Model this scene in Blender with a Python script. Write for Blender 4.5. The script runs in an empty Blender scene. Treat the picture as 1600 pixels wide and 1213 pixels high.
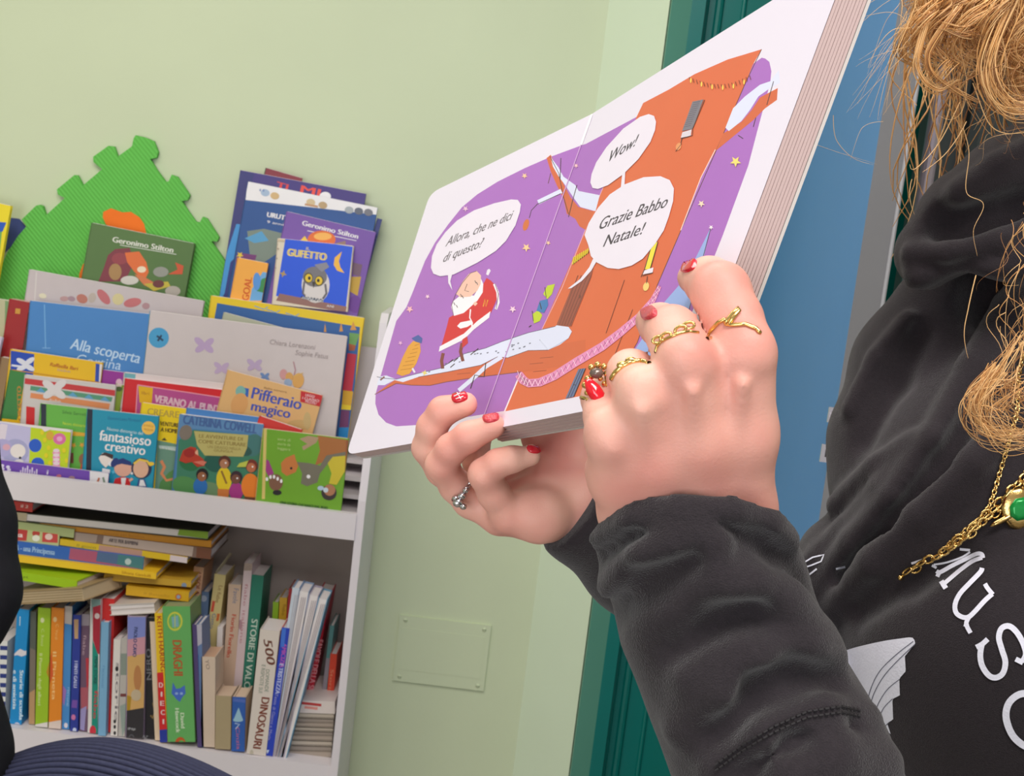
import bpy, math, random
import numpy as np
from mathutils import Vector, Matrix
from mathutils.geometry import tessellate_polygon
random.seed(7)
S = bpy.context.scene
COL = S.collection

# ------------------------------------------------------------------ camera
FPX = 2000.0                       # focal length in pixels of the 1600 px frame
ROLL = math.radians(6.8); PITCH = math.radians(8.0)
CAM = np.array([0.0, 0.0, 1.62])
FW = np.array([0, math.cos(PITCH), -math.sin(PITCH)])
R0 = np.array([1.0, 0, 0]); U0 = np.array([0, math.sin(PITCH), math.cos(PITCH)])
RI = math.cos(ROLL)*R0 + math.sin(ROLL)*U0
UI = -math.sin(ROLL)*R0 + math.cos(ROLL)*U0
cd = bpy.data.cameras.new('camera'); cam = bpy.data.objects.new('camera', cd); COL.objects.link(cam)
cd.sensor_width = 36; cd.lens = 36*FPX/1600; cd.clip_start = .01
cd.dof.use_dof = True; cd.dof.focus_distance = .60; cd.dof.aperture_fstop = 50
m = Matrix([[RI[i], UI[i], -FW[i], CAM[i]] for i in range(3)] + [[0, 0, 0, 1]])
cam.matrix_world = m
S.camera = cam

# ------------------------------------------------------------------ world, lights, exposure
w = bpy.data.worlds.new('World'); S.world = w; w.use_nodes = True
bg = w.node_tree.nodes['Background']; bg.inputs['Color'].default_value = (.95, .97, 1.0, 1); bg.inputs['Strength'].default_value = .66
def area(name, loc, rot, sx, sy, power, col=(1, 1, 1)):
    l = bpy.data.lights.new(name, 'AREA'); l.shape = 'RECTANGLE'; l.size = sx; l.size_y = sy; l.energy = power; l.color = col
    o = bpy.data.objects.new(name, l); COL.objects.link(o); o.location = loc; o.rotation_euler = rot
    return o
area('ceiling_light', (-.8, 1.3, 2.95), (math.radians(14), 0, 0), 2.0, .6, 31, (1, .95, .90))
area('ceiling_light', (.3, -.2, 2.95), (0, 0, 0), 1.2, .6, 34, (1, .96, .92))
area('window_daylight', (-1.3, -2.2, 1.3), (math.radians(88), 0, math.radians(-12)), 1.8, 2.0, 48, (.97, .99, 1))
S.view_settings.view_transform = 'Standard'; S.view_settings.look = 'None'
S.view_settings.exposure = 0.0; S.view_settings.gamma = 1.0
S.view_settings.use_curve_mapping = False

# ------------------------------------------------------------------ pixel <-> world
def ray(x, y): return FW + (x-800)/FPX*RI + (606.5-y)/FPX*UI
def W(x, y, d): return CAM + ray(x, y)*d                    # photo pixel at depth d along the lens axis
def onY(x, y, Y):
    r = ray(x, y); return CAM + r*((Y-CAM[1])/r[1])
def onplane(x, y, P, n):
    r = ray(x, y); return CAM + r*(np.dot(P-CAM, n)/np.dot(r, n))
def YM_(y): return y if y <= 2.75 else 2.75+(y-2.75)*.52     # shelf depth, front edge to wall
def nrm(v): v = np.asarray(v, float); return v/np.linalg.norm(v)
def proj(P):
    v = np.asarray(P)-CAM; d = v@FW
    return 800+v@RI/d*FPX, 606.5-v@UI/d*FPX
def Z(ox, oy, s): return lambda x, y: (ox+x/s, oy+y/s)      # reading coordinates inside an enlarged crop

# ------------------------------------------------------------------ materials (procedural)
def lin(c):
    o = []
    for v in c[:3]:
        v = v/255.0; o.append(v/12.92 if v <= .04045 else ((v+.055)/1.055)**2.4)
    return tuple(o)+(1,)
MATS = {}
def mat(col, rough=.55, metal=0, noise=.05, nscale=40, bump=0, bscale=200, spec=.4, name=None, trans=0, sss=0, sheen=0):
    key = (sheen, tuple(col), rough, metal, noise, nscale, bump, bscale, spec, trans, sss)
    if key in MATS: return MATS[key]
    mt = bpy.data.materials.new(name or 'surface'); mt.use_nodes = True
    nt = mt.node_tree; b = nt.nodes['Principled BSDF']
    c = lin(col)
    b.inputs['Roughness'].default_value = rough; b.inputs['Metallic'].default_value = metal
    b.inputs['Specular IOR Level'].default_value = spec
    if sheen: b.inputs['Sheen Weight'].default_value = sheen; b.inputs['Sheen Roughness'].default_value = .4
    if trans: b.inputs['Transmission Weight'].default_value = trans
    if sss:
        b.inputs['Subsurface Weight'].default_value = sss
        b.inputs['Subsurface Radius'].default_value = (.008, .003, .0015); b.inputs['Subsurface Scale'].default_value = .5
    tc = nt.nodes.new('ShaderNodeTexCoord')
    nz = nt.nodes.new('ShaderNodeTexNoise'); nz.inputs['Scale'].default_value = nscale; nz.inputs['Detail'].default_value = 2
    nt.links.new(tc.outputs['Object'], nz.inputs['Vector'])
    mx = nt.nodes.new('ShaderNodeMix'); mx.data_type = 'RGBA'
    mx.inputs[6].default_value = tuple(v*(1-noise) for v in c[:3])+(1,)
    mx.inputs[7].default_value = tuple(min(1, v*(1+noise)) for v in c[:3])+(1,)
    nt.links.new(nz.outputs['Fac'], mx.inputs[0]); nt.links.new(mx.outputs[2], b.inputs['Base Color'])
    if bump:
        n2 = nt.nodes.new('ShaderNodeTexNoise'); n2.inputs['Scale'].default_value = bscale; n2.inputs['Detail'].default_value = 3
        nt.links.new(tc.outputs['Object'], n2.inputs['Vector'])
        bp = nt.nodes.new('ShaderNodeBump'); bp.inputs['Strength'].default_value = bump; bp.inputs['Distance'].default_value = .001
        nt.links.new(n2.outputs['Fac'], bp.inputs['Height']); nt.links.new(bp.outputs['Normal'], b.inputs['Normal'])
    MATS[key] = mt
    return mt
def paper(c): return mat(c, .42, 0, .03, 30)
def matte(c): return mat(c, .7, 0, .04, 30)

# ------------------------------------------------------------------ mesh building
class MB:
    def __init__(s): s.v = []; s.f = []; s.m = []; s.mats = []
    def mi(s, mt):
        if mt not in s.mats: s.mats.append(mt)
        return s.mats.index(mt)
    def poly(s, pts, mt):                                   # flat, possibly concave outline
        i0 = len(s.v); k = s.mi(mt)
        pts = [Vector(p) for p in pts]; s.v += [tuple(p) for p in pts]
        if len(pts) <= 4: s.f.append(tuple(range(i0, i0+len(pts)))); s.m.append(k); return
        for t in tessellate_polygon([pts]): s.f.append(tuple(i0+j for j in t)); s.m.append(k)
    def box(s, o, ax, ay, az, mt):                          # corner and three edge vectors
        o, ax, ay, az = (np.asarray(q, float) for q in (o, ax, ay, az)); k = s.mi(mt); i0 = len(s.v)
        for a in (0, 1):
            for b in (0, 1):
                for c in (0, 1): s.v.append(tuple(o+a*ax+b*ay+c*az))
        F = [(0, 1, 3, 2), (4, 6, 7, 5), (0, 4, 5, 1), (2, 3, 7, 6), (0, 2, 6, 4), (1, 5, 7, 3)]
        fl = np.dot(np.cross(ax, ay), az) < 0
        for q in F: s.f.append(tuple(i0+j for j in (q[::-1] if fl else q))); s.m.append(k)
    def tris(s, V, F, mt):
        i0 = len(s.v); k = s.mi(mt); s.v += [tuple(p) for p in V]
        for q in F: s.f.append(tuple(i0+j for j in q)); s.m.append(k)
    def tube(s, pts, rad, mt, n=8, caps=True):
        pts = [np.asarray(p, float) for p in pts]
        if np.isscalar(rad): rad = [rad]*len(pts)
        i0 = len(s.v); k = s.mi(mt); u = None
        for i, p in enumerate(pts):
            t = nrm(pts[min(i+1, len(pts)-1)]-pts[max(i-1, 0)])
            if u is None:
                a = np.array([0, 0, 1.0]) if abs(t[2]) < .9 else np.array([1.0, 0, 0]); u = nrm(np.cross(t, a))
            u = nrm(u-t*np.dot(u, t)); v = np.cross(t, u)
            for j in range(n):
                a = 2*math.pi*j/n; s.v.append(tuple(p+rad[i]*(math.cos(a)*u+math.sin(a)*v)))
        for i in range(len(pts)-1):
            for j in range(n):
                a, b = i0+i*n+j, i0+i*n+(j+1) % n
                s.f.append((a, b, b+n, a+n)); s.m.append(k)
        if caps:
            s.f.append(tuple(i0+j for j in range(n))[::-1]); s.m.append(k)
            e = i0+(len(pts)-1)*n; s.f.append(tuple(e+j for j in range(n))); s.m.append(k)
    def ell(s, c, ax, ay, az, mt, nu=14, nv=9):             # ellipsoid
        c, ax, ay, az = (np.asarray(q, float) for q in (c, ax, ay, az)); i0 = len(s.v); k = s.mi(mt)
        for i in range(nv+1):
            ph = math.pi*i/nv
            for j in range(nu):
                a = 2*math.pi*j/nu; s.v.append(tuple(c+ax*math.sin(ph)*math.cos(a)+ay*math.sin(ph)*math.sin(a)+az*math.cos(ph)))
        for i in range(nv):
            for j in range(nu):
                a, b = i0+i*nu+j, i0+i*nu+(j+1) % nu
                s.f.append((a, a+nu, b+nu, b)); s.m.append(k)
    def build(s, name, parent=None, smooth=False):
        me = bpy.data.meshes.new(name); me.from_pydata(s.v, [], s.f)
        for mt in s.mats: me.materials.append(mt)
        me.polygons.foreach_set('material_index', s.m)
        if smooth: me.polygons.foreach_set('use_smooth', [True]*len(s.f))
        me.update()
        o = bpy.data.objects.new(name, me); COL.objects.link(o)
        if parent is not None: o.parent = parent; o.matrix_parent_inverse = Matrix.Translation(parent.location).inverted()
        return o
def thing(name, label, cat, loc, group=None):
    o = bpy.data.objects.new(name, None); COL.objects.link(o); o.location = tuple(loc); o.empty_display_size = .05
    o['label'] = label; o['category'] = cat
    if group: o['group'] = group
    return o
def tag(o, label, cat, group=None, kind=None):
    if label: o['label'] = label
    if cat: o['category'] = cat
    if group: o['group'] = group
    if kind: o['kind'] = kind
    return o
def struct(o, label=None): o['kind'] = 'structure'; return o

# ------------------------------------------------------------------ lettering and printed pictures
_tx = {}
def text_mesh(s):
    if s not in _tx:
        c = bpy.data.curves.new('t', 'FONT'); c.body = s; c.resolution_u = 3; o = bpy.data.objects.new('t', c)
        me = bpy.data.meshes.new_from_object(o)
        V = np.array([v.co[:2] for v in me.vertices]).reshape(-1, 2); F = [tuple(p.vertices) for p in me.polygons]
        _tx[s] = (V, F); bpy.data.objects.remove(o); bpy.data.meshes.remove(me); bpy.data.curves.remove(c)
    return _tx[s]
def clip_half(pts, a, b):                                   # keep what lies left of a->b (image axes)
    out = []; d = lambda p: (b[0]-a[0])*(p[1]-a[1])-(b[1]-a[1])*(p[0]-a[0])
    for i, p in enumerate(pts):
        q = pts[(i+1) % len(pts)]; dp, dq = d(p), d(q)
        if dp >= 0: out.append(p)
        if (dp >= 0) != (dq >= 0):
            t = dp/(dp-dq); out.append((p[0]+t*(q[0]-p[0]), p[1]+t*(q[1]-p[1])))
    return out
def clip_poly(pts, quad):
    ar = sum(quad[i][0]*quad[(i+1) % len(quad)][1]-quad[(i+1) % len(quad)][0]*quad[i][1] for i in range(len(quad)))
    if ar < 0: quad = quad[::-1]
    for i in range(len(quad)):
        if len(pts) < 3: return []
        pts = clip_half(pts, quad[i], quad[(i+1) % len(quad)])
    o = []
    for p in pts:
        if not o or abs(p[0]-o[-1][0])+abs(p[1]-o[-1][1]) > 1e-3: o.append(p)
    return o
class Print:
    """ink printed on one flat sheet; outlines are read off the photo and laid on the sheet's own plane"""
    def __init__(s, mb, P, n, step=.00006, quad=None):
        s.mb = mb; s.P = np.asarray(P, float); s.n = nrm(n); s.k = 1; s.step = step; s.quad = quad
    def at(s, x, y): return onplane(x, y, s.P+s.n*s.step*s.k, s.n)
    def poly(s, pts, col, clip=True):
        mt = col if not isinstance(col, tuple) else paper(col)
        if clip and s.quad: pts = clip_poly(list(pts), s.quad)
        if len(pts) < 3: return
        s.mb.poly([s.at(*p) for p in pts], mt); s.k += 1
    def quadr(s, x0, y0, x1, y1, col, sl=.113):             # rectangle following the tilt of the frame
        w, h = x1-x0, y1-y0
        s.poly([(x0, y0), (x1, y0+w*sl), (x1-h*sl, y1+w*sl), (x0-h*sl, y1)], col)
    def ell(s, cx, cy, rx, ry, col, rot=0, n=20):
        c, q = math.cos(rot), math.sin(rot)
        s.poly([(cx+rx*math.cos(a)*c-ry*math.sin(a)*q, cy+rx*math.cos(a)*q+ry*math.sin(a)*c) for a in [2*math.pi*i/n for i in range(n)]], col)
    def line(s, pts, w, col):
        L = []; R = []
        for i, p in enumerate(pts):
            a, b = pts[max(i-1, 0)], pts[min(i+1, len(pts)-1)]
            dx, dy = b[0]-a[0], b[1]-a[1]; l = math.hypot(dx, dy) or 1
            ww = (w[i] if isinstance(w, (list, tuple)) else w)/2
            L.append((p[0]-dy/l*ww, p[1]+dx/l*ww)); R.append((p[0]+dy/l*ww, p[1]-dx/l*ww))
        for i in range(len(pts)-1): s.poly([L[i], L[i+1], R[i+1], R[i]], col); s.k -= 1
        s.k += 1
    def star(s, cx, cy, r, col, n=5):
        s.poly([(cx+(r if i % 2 == 0 else r*.42)*math.cos(i*math.pi/n+.3), cy+(r if i % 2 == 0 else r*.42)*math.sin(i*math.pi/n+.3)) for i in range(2*n)], col)
    def text(s, t, a, b, h, col, shear=0, up=None, bold=0):  # baseline a->b, letter height h px
        V, F = text_mesh(t)
        if len(V) == 0: return
        x0, x1 = V[:, 0].min(), V[:, 0].max(); hh = .73
        dx, dy = b[0]-a[0], b[1]-a[1]; l = math.hypot(dx, dy)
        u = up or (dy/l, -dx/l)
        mt = col if not isinstance(col, tuple) else paper(col)
        offs = [(0, 0)] if not bold else [(-bold/2, 0), (bold/2, 0)]
        for ox, oy in offs:
            pts = []
            for x, y in V:
                f = (x-x0)/(x1-x0)+shear*y/hh*h/l; g = y/hh*h
                pts.append(s.at(a[0]+dx*f+u[0]*g+dx/l*ox, a[1]+dy*f+u[1]*g+dy/l*ox))
            s.mb.tris(pts, F, mt); s.k += 1
# ------------------------------------------------------------------ the room
YW = YM_(3.25)
def wall_material(base, dark):
    mt = mat(base, .62, 0, .05, 3.0, .25, 60, .35, 'wall_paint'); return mt
green = wall_material((204, 213, 180), None)
pale = mat((218, 232, 206), .6, 0, .04, 3, .2, 60, .35, 'lit_wall_paint')  # wall paint lightened in colour where this strip turns to the light
white_paint = mat((225, 222, 218), .7, 0, .02, 4)
xc0 = onY(935, 90, YW); xc1 = onY(806, 1213, YW); XC = (xc0[0]+xc1[0])/2
b = MB(); b.box((-3, YW, 0), (XC+3, 0, 0), (0, .12, 0), (0, 0, 3.05), green); struct(b.build('wall_back'))
# the wall turns towards the room at the corner and ends at the door frame
yA = YW-.16; xA = (onY(1045, 40, yA)[0]+onY(887, 1200, yA)[0])/2
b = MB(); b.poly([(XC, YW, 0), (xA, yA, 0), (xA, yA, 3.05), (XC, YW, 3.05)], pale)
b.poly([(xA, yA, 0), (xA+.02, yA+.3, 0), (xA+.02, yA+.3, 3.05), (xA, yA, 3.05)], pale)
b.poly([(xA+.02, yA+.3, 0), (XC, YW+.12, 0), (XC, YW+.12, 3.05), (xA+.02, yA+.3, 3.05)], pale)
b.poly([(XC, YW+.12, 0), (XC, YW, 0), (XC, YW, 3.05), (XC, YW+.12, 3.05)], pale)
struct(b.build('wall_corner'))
b = MB(); b.box((-3, -3, -.05), (6, 0, 0), (0, 6.6, 0), (0, 0, .05), mat((150, 140, 128), .5, 0, .1, 6)); struct(b.build('floor'))
b = MB(); b.box((-3, -3, 3.05), (6, 0, 0), (0, 6.6, 0), (0, 0, .05), white_paint); struct(b.build('ceiling'))
b = MB(); b.box((-3.1, -3, 0), (.1, 0, 0), (0, 6.6, 0), (0, 0, 3.05), mat((205, 210, 185), .7, 0, .03, 3)); struct(b.build('wall_left'))
b = MB(); b.box((3, -3, 0), (.1, 0, 0), (0, 6.6, 0), (0, 0, 3.05), mat((205, 210, 190), .7, 0, .03, 3)); struct(b.build('wall_right'))

# teal door with its moulded frame, facing the room
teal = mat((0, 112, 104), .28, 0, .05, 5, .05, 20, .5, 'teal_gloss_paint')
teal_l = mat((96, 158, 136), .35, 0, .05, 5, 0, 200, .5, 'teal_frame_paint')
yD = yA+.01
d = MB(); d.box((xA+.075, yD+.03, 0), (1.0, 0, 0), (0, .05, 0), (0, 0, 3.0), teal)
door = struct(d.build('door_1'))
fr = MB()
fr.box((xA+.002, yD-.035, 0), (.045, .02, 0), (0, .05, 0), (0, 0, 3.0), teal_l)
fr.box((xA+.047, yD-.015, 0), (.03, 0, 0), (0, .05, 0), (0, 0, 3.0), teal)
for x, w_ in ((.082, .008), (.112, .010), (.118, .004), (.165, .006)):
    fr.tube([(xA+x, yD+.03, 0), (xA+x, yD+.03, 3.0)], w_, teal, 10)
fr.build('door_frame', door)
b = MB(); b.box((xA+1.07, yD-.1, 0), (1.6, 0, 0), (0, .1, 0), (0, 0, 3.05), mat((62, 84, 84), .5, 0, .1, 3)); struct(b.build('wall_side'))

# blue door leaf standing open towards the room, its edge turned to the lens
blue = mat((72, 130, 192), .45, 0, .05, 4, .05, 40, .4, 'blue_door_paint')
greye = mat((122, 122, 126), .5, 0, .05, 10, .05, 60, .4, 'grey_door_edge')
yN, yF = 1.70, 2.52
xN = (onY(1402, 80, yN)[0]+onY(1281, 750, yN)[0])/2; xF = (onY(1188, 450, yF)[0])
xE = (onY(1419, 259, yN)[0]+onY(1389, 420, yN)[0])/2-.002
d = MB(); d.poly([(xN, yN, 0), (xN, yN, 2.9), (xF, yF, 2.9), (xF, yF, 0)], blue)
d.poly([(xE, yN, 0), (xE, yN, 2.9), (xE+xF-xN, yF, 2.9), (xE+xF-xN, yF, 0)], greye)
d.poly([(xF, yF, 0), (xF, yF, 2.9), (xE+xF-xN, yF, 2.9), (xE+xF-xN, yF, 0)], greye)
d.poly([(xN, yN, 0), (xE, yN, 0), (xE, yN, 2.9), (xN, yN, 2.9)], greye)
d.poly([(xN, yN, 2.9), (xE, yN, 2.9), (xE+xF-xN, yF, 2.9), (xF, yF, 2.9)], greye)
leaf = struct(d.build('door_2'))
t = MB(); t.tube([(xE-.001, yN-.001, 0), (xE-.001, yN-.001, 2.9)], .0028, mat((160, 160, 166), .4, 0, .02, 5), 8); t.build('edge_trim', leaf)
steel = mat((205, 200, 205), .25, .9, .02, 20, 0, 200, .5, 'brushed_steel')
for (pa, pb, hole) in (((1296, 636), (1311, 662), 0), ((1285, 694), (1300, 724), 1)):
    A = onY(pa[0], pa[1], yN-.003); Bq = onY(pb[0], pb[1], yN-.003)
    p = MB(); p.box((A[0], yN-.003, Bq[2]), (Bq[0]-A[0], 0, 0), (0, .003, 0), (0, 0, A[2]-Bq[2]), steel)
    wd = Bq[0]-A[0]; ht = A[2]-Bq[2]
    if hole: p.box((A[0]+wd*.33, yN-.0035, Bq[2]+ht*.3), (wd*.4, 0, 0), (0, .001, 0), (0, 0, ht*.42), matte((60, 55, 60)))
    else: p.tube([(A[0]+wd*.5, yN-.003, Bq[2]+ht*.5), (A[0]+wd*.5, yN-.008, Bq[2]+ht*.5)], wd*.32, steel, 12)
    p.build('lock_plate' if hole else 'latch_plate', leaf)

# steel upright pole beyond the blue door, and the dark frame it stands against
d = MB(); yP = 2.35
pt, pb = onY(1472, 120, yP), onY(1440, 330, yP); xp = (pt[0]+pb[0])/2
d.tube([(xp, yP, 0), (xp, yP, 2.9)], .0135, mat((188, 176, 190), .3, .25, .03, 20), 14)
d.tube([(xp, yP, 2.86), (xp, yP, 2.9)], .03, steel, 14); d.tube([(xp, yP, 0), (xp, yP, .04)], .03, steel, 14)
tag(d.build('pole'), 'pale steel upright pole standing right of the blue door, behind the hair', 'pole')
d = MB(); d.box((xp+.03, 2.5, 0), (1.1, 0, 0), (0, .05, 0), (0, 0, 2.9), mat((74, 82, 84), .5, 0, .05, 6)); 
dd = struct(d.build('door_3')); d = MB(); d.box((xp+.10, 2.47, 0), (.02, 0, 0), (0, .03, 0), (0, 0, 2.9), mat((58, 66, 68), .5)); d.build('door_frame', dd)

# blank cover plate on the wall
A = onY(625, 960, YW); B2 = onY(768, 976, YW); C2 = onY(613, 1062, YW)
pw, ph = B2[0]-A[0], A[2]-C2[2]
pl = thing('wall_plate', 'blank rectangular cover plate painted pale green on the wall beside the bookshelf', 'cover plate', (A[0]+pw/2, YW, C2[2]))
b = MB(); b.box((A[0], YW-.006, C2[2]), (pw, 0, 0), (0, .008, 0), (0, 0, ph), green)
b.box((A[0]+.012, YW-.0068, C2[2]+.03), (pw-.024, 0, 0), (0, .001, 0), (0, 0, ph-.06), green); b.build('plate', pl)
for fx, fz in ((.07, .07), (.93, .07), (.07, .93), (.93, .93)):
    b = MB(); c = np.array((A[0]+pw*fx, YW-.0062, C2[2]+ph*fz)); b.ell(c, (.0055, 0, 0), (0, .0022, 0), (0, 0, .0055), green, 12, 6)
    b.box(c+np.array((-.004, -.0024, -.0006)), (.008, 0, 0), (0, .001, 0), (0, 0, .0012), matte((120, 135, 100))); b.build('screw', pl, True)

# ------------------------------------------------------------------ bookshelf
YL = 2.75
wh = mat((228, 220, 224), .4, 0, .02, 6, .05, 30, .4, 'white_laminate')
inner = mat((176, 164, 160), .6, 0, .03, 6, 0, 200, .3, 'shaded_back_laminate')  # white laminate with the compartment's shade put into its colour
shelf = thing('bookshelf', 'white tiered display bookshelf full of children\'s books against the green wall', 'bookshelf', (-.9, 2.87, 0))
pr0 = onY(549, 860, YL); pr1 = onY(522, 1200, YL); XR = (pr0[0]+pr1[0])/2-.002
topz = onY(584, 488, YL+.07)[2]
LX = -1.75
lt = onY(300, 773, YL)[2]; lb = onY(300, 814, YL)[2]; bt = onY(420, 1187, YL)[2]
PW = .017
b = MB()
prof = [(YL, 0), (YL, lt+.03), (YL+.055, topz-.02), (YL+.075, topz), (YW-.006, topz), (YW-.006, 0)]
for x0, x1 in ((XR, XR+PW),):
    b.poly([(x0, y, z) for y, z in prof], wh); b.poly([(x1, y, z) for y, z in prof], wh)
    for i in range(len(prof)):
        (y0, z0), (y1, z1) = prof[i], prof[(i+1) % len(prof)]
        b.poly([(x0, y0, z0), (x1, y0, z0), (x1, y1, z1), (x0, y1, z1)], wh)
b.build('side_panel', shelf)
b = MB(); b.box((LX-PW, YL, 0), (PW, 0, 0), (0, YW-.006-YL, 0), (0, 0, topz), wh); b.build('side_panel', shelf)
b = MB(); b.box((LX, YL-.004, lb), (XR-LX, 0, 0), (0, .018, 0), (0, 0, lt-lb), wh); b.build('front_lip', shelf)
b = MB(); b.box((LX, YL+.014, lb), (XR-LX, 0, 0), (0, .22, 0), (0, 0, .012), wh); b.build('shelf_board', shelf)
b = MB(); b.box((LX, YL+.004, 0), (XR-LX, 0, 0), (0, .22, 0), (0, 0, bt), wh); b.build('base_board', shelf)
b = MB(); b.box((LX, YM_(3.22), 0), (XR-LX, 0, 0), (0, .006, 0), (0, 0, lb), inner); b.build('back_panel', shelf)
b = MB(); b.box((LX, YM_(3.22), lb+.012), (XR-LX, 0, 0), (0, .006, 0), (0, 0, topz-.1-lb-.012), wh); b.build('back_panel', shelf)
TZ = [lb+.014+.034*i for i in range(6)]       # floors of the six tiers
for i in range(1, 6):
    b = MB(); b.box((LX, YM_(2.80+.062*i), TZ[i]-.012), (XR-LX, 0, 0), (0, YM_(3.20)-YM_(2.80+.062*i), 0), (0, 0, .010), wh); b.build('tier', shelf)

# green foam puzzle mat standing on its corner against the wall
zz = Z(0, 200, 2.6667); YM = YM_(3.225)-.002
out = [(565, 30), (600, 38), (640, 55), (658, 100), (652, 124), (625, 130), (655, 178), (690, 225), (703, 222), (715, 195), (738, 203), (790, 280), (782, 300), (757, 305),
       (785, 348), (815, 390), (832, 394), (845, 370), (862, 378), (912, 455), (905, 473), (880, 473), (910, 515), (940, 560), (985, 640), (1000, 720), (960, 860), (700, 1000), (300, 1000), (-40, 860), (-20, 700), (0, 590),
       (30, 520), (75, 450), (110, 410), (90, 382), (150, 324), (165, 320), (177, 325), (190, 365), (270, 292), (241, 278), (237, 256), (310, 196), (322, 197), (345, 240), (425, 172), (389, 142), (388, 120), (452, 74), (475, 77), (490, 120), (550, 76), (556, 45)]
foam = thing('foam_mat', 'green foam puzzle mat with orange inlay leaning on the wall above the bookshelf', 'foam mat', onY(190, 470, YM))
gf = mat((104, 192, 84), .75, 0, .05, 30, 0, 200, .25, 'green_foam')
def add_ribs(mt, ang, sc):
    nt = mt.node_tree; b_ = nt.nodes['Principled BSDF']; tc = nt.nodes.new('ShaderNodeTexCoord'); mp = nt.nodes.new('ShaderNodeMapping')
    mp.inputs['Rotation'].default_value = (0, ang, 0); wv = nt.nodes.new('ShaderNodeTexWave'); wv.inputs['Scale'].default_value = sc; wv.inputs['Distortion'].default_value = .6; wv.inputs['Detail Scale'].default_value = 8
    bp = nt.nodes.new('ShaderNodeBump'); bp.inputs['Strength'].default_value = .9; bp.inputs['Distance'].default_value = .0012
    nt.links.new(tc.outputs['Object'], mp.inputs['Vector']); nt.links.new(mp.outputs['Vector'], wv.inputs['Vector']); nt.links.new(wv.outputs['Fac'], bp.inputs['Height']); nt.links.new(bp.outputs['Normal'], b_.inputs['Normal'])
add_ribs(gf, math.radians(45), 38)
def slab(mb, pts, th, mt):                                  # outline with thickness going back to the wall
    f = [np.asarray(p) for p in pts]; k = [p+np.array((0, th, 0)) for p in f]
    mb.poly(f, mt)
    for i in range(len(f)): j = (i+1) % len(f); mb.poly([f[i], k[i], k[j], f[j]], mt)
b = MB(); slab(b, [onY(*zz(*p), YM) for p in out], .012, gf); b.build('foam_tile', foam)
of = mat((246, 122, 44), .75, 0, .05, 30, .3, 300, .25, 'orange_foam'); b = MB()
blob = [(428, 372), (430, 350), (462, 335), (490, 345), (510, 352), (545, 350), (580, 372), (600, 400), (607, 432), (640, 520), (640, 640), (560, 720), (420, 720), (330, 660), (330, 610), (345, 570), (385, 525), (450, 500), (480, 440), (440, 400)]
slab(b, [onY(*zz(*p), YM-.0015) for p in blob], .004, of); b.build('inlay', foam)
b = MB(); slab(b, [onY(*p, YM+.012) for p in ((-60, 330), (21, 341), (30, 342), (42, 357), (18, 385), (-20, 420), (-60, 430))], .012, mat((70, 82, 140), .75, 0, .08, 30, .3, 300, .25, 'navy_foam'))
tag(b.build('foam_mat'), 'navy foam puzzle mat corner showing behind the left edge of the green mat', 'foam mat')
# ------------------------------------------------------------------ books
CREAM = (232, 222, 208); PAGE = (238, 230, 228)
GD = 'children\'s books standing face out on the bookshelf'
GS = 'books standing spine out in the lower compartment'
GH = 'books stacked flat in the lower compartment'
def face_book(label, TL, TR, Y, zb, th, col, art=None, lean=12, spine=None, pages=PAGE, board=.002, cat='book', name='picture_book', inset=.003, BL=None, turn=0):
    Y = YM_(Y); a = math.radians(lean*.35); P = onY(TL[0], TL[1], Y); yw = 0
    yw = turn
    n = np.array([math.sin(yw)*math.cos(a), -math.cos(yw)*math.cos(a), math.sin(a)])
    q = onplane(TR[0], TR[1], P, n); x = q-P; wd = np.linalg.norm(x); x = x/wd
    dn = np.cross(x, n); dn = dn if dn[2] < 0 else -dn
    h = (P[2]-zb)/(-dn[2]) if BL is None else np.linalg.norm(onplane(BL[0], BL[1], P, n)-P)
    low = min((P+dn*h)[2], (q+dn*h)[2])-th*math.sin(a)-.001; h -= max(0, zb-low)/(-dn[2])
    root = thing(name, label, cat, P+dn*h+x*wd/2, GD)
    bk = -n*th; cm = paper(col); sm = paper(spine or col)
    mb = MB()
    mb.box(P, x*wd, dn*h, -n*board, cm)
    mb.box(P-n*(th-board), x*wd, dn*h, -n*board, cm)
    mb.box(P-x*.0008, x*.002, dn*h, bk, sm)
    quad = [proj(P), proj(q), proj(q+dn*h), proj(P+dn*h)]
    if art: art(Print(mb, P, n, quad=quad))
    mb.build('cover', root)
    pb = MB(); pb.box(P-n*board+x*.002-dn*.0006, x*(wd-.002-inset), dn*(h-inset+.0006), -n*(th-2*board), paper(pages)); pb.build('page_block', root)
    return root
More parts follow.
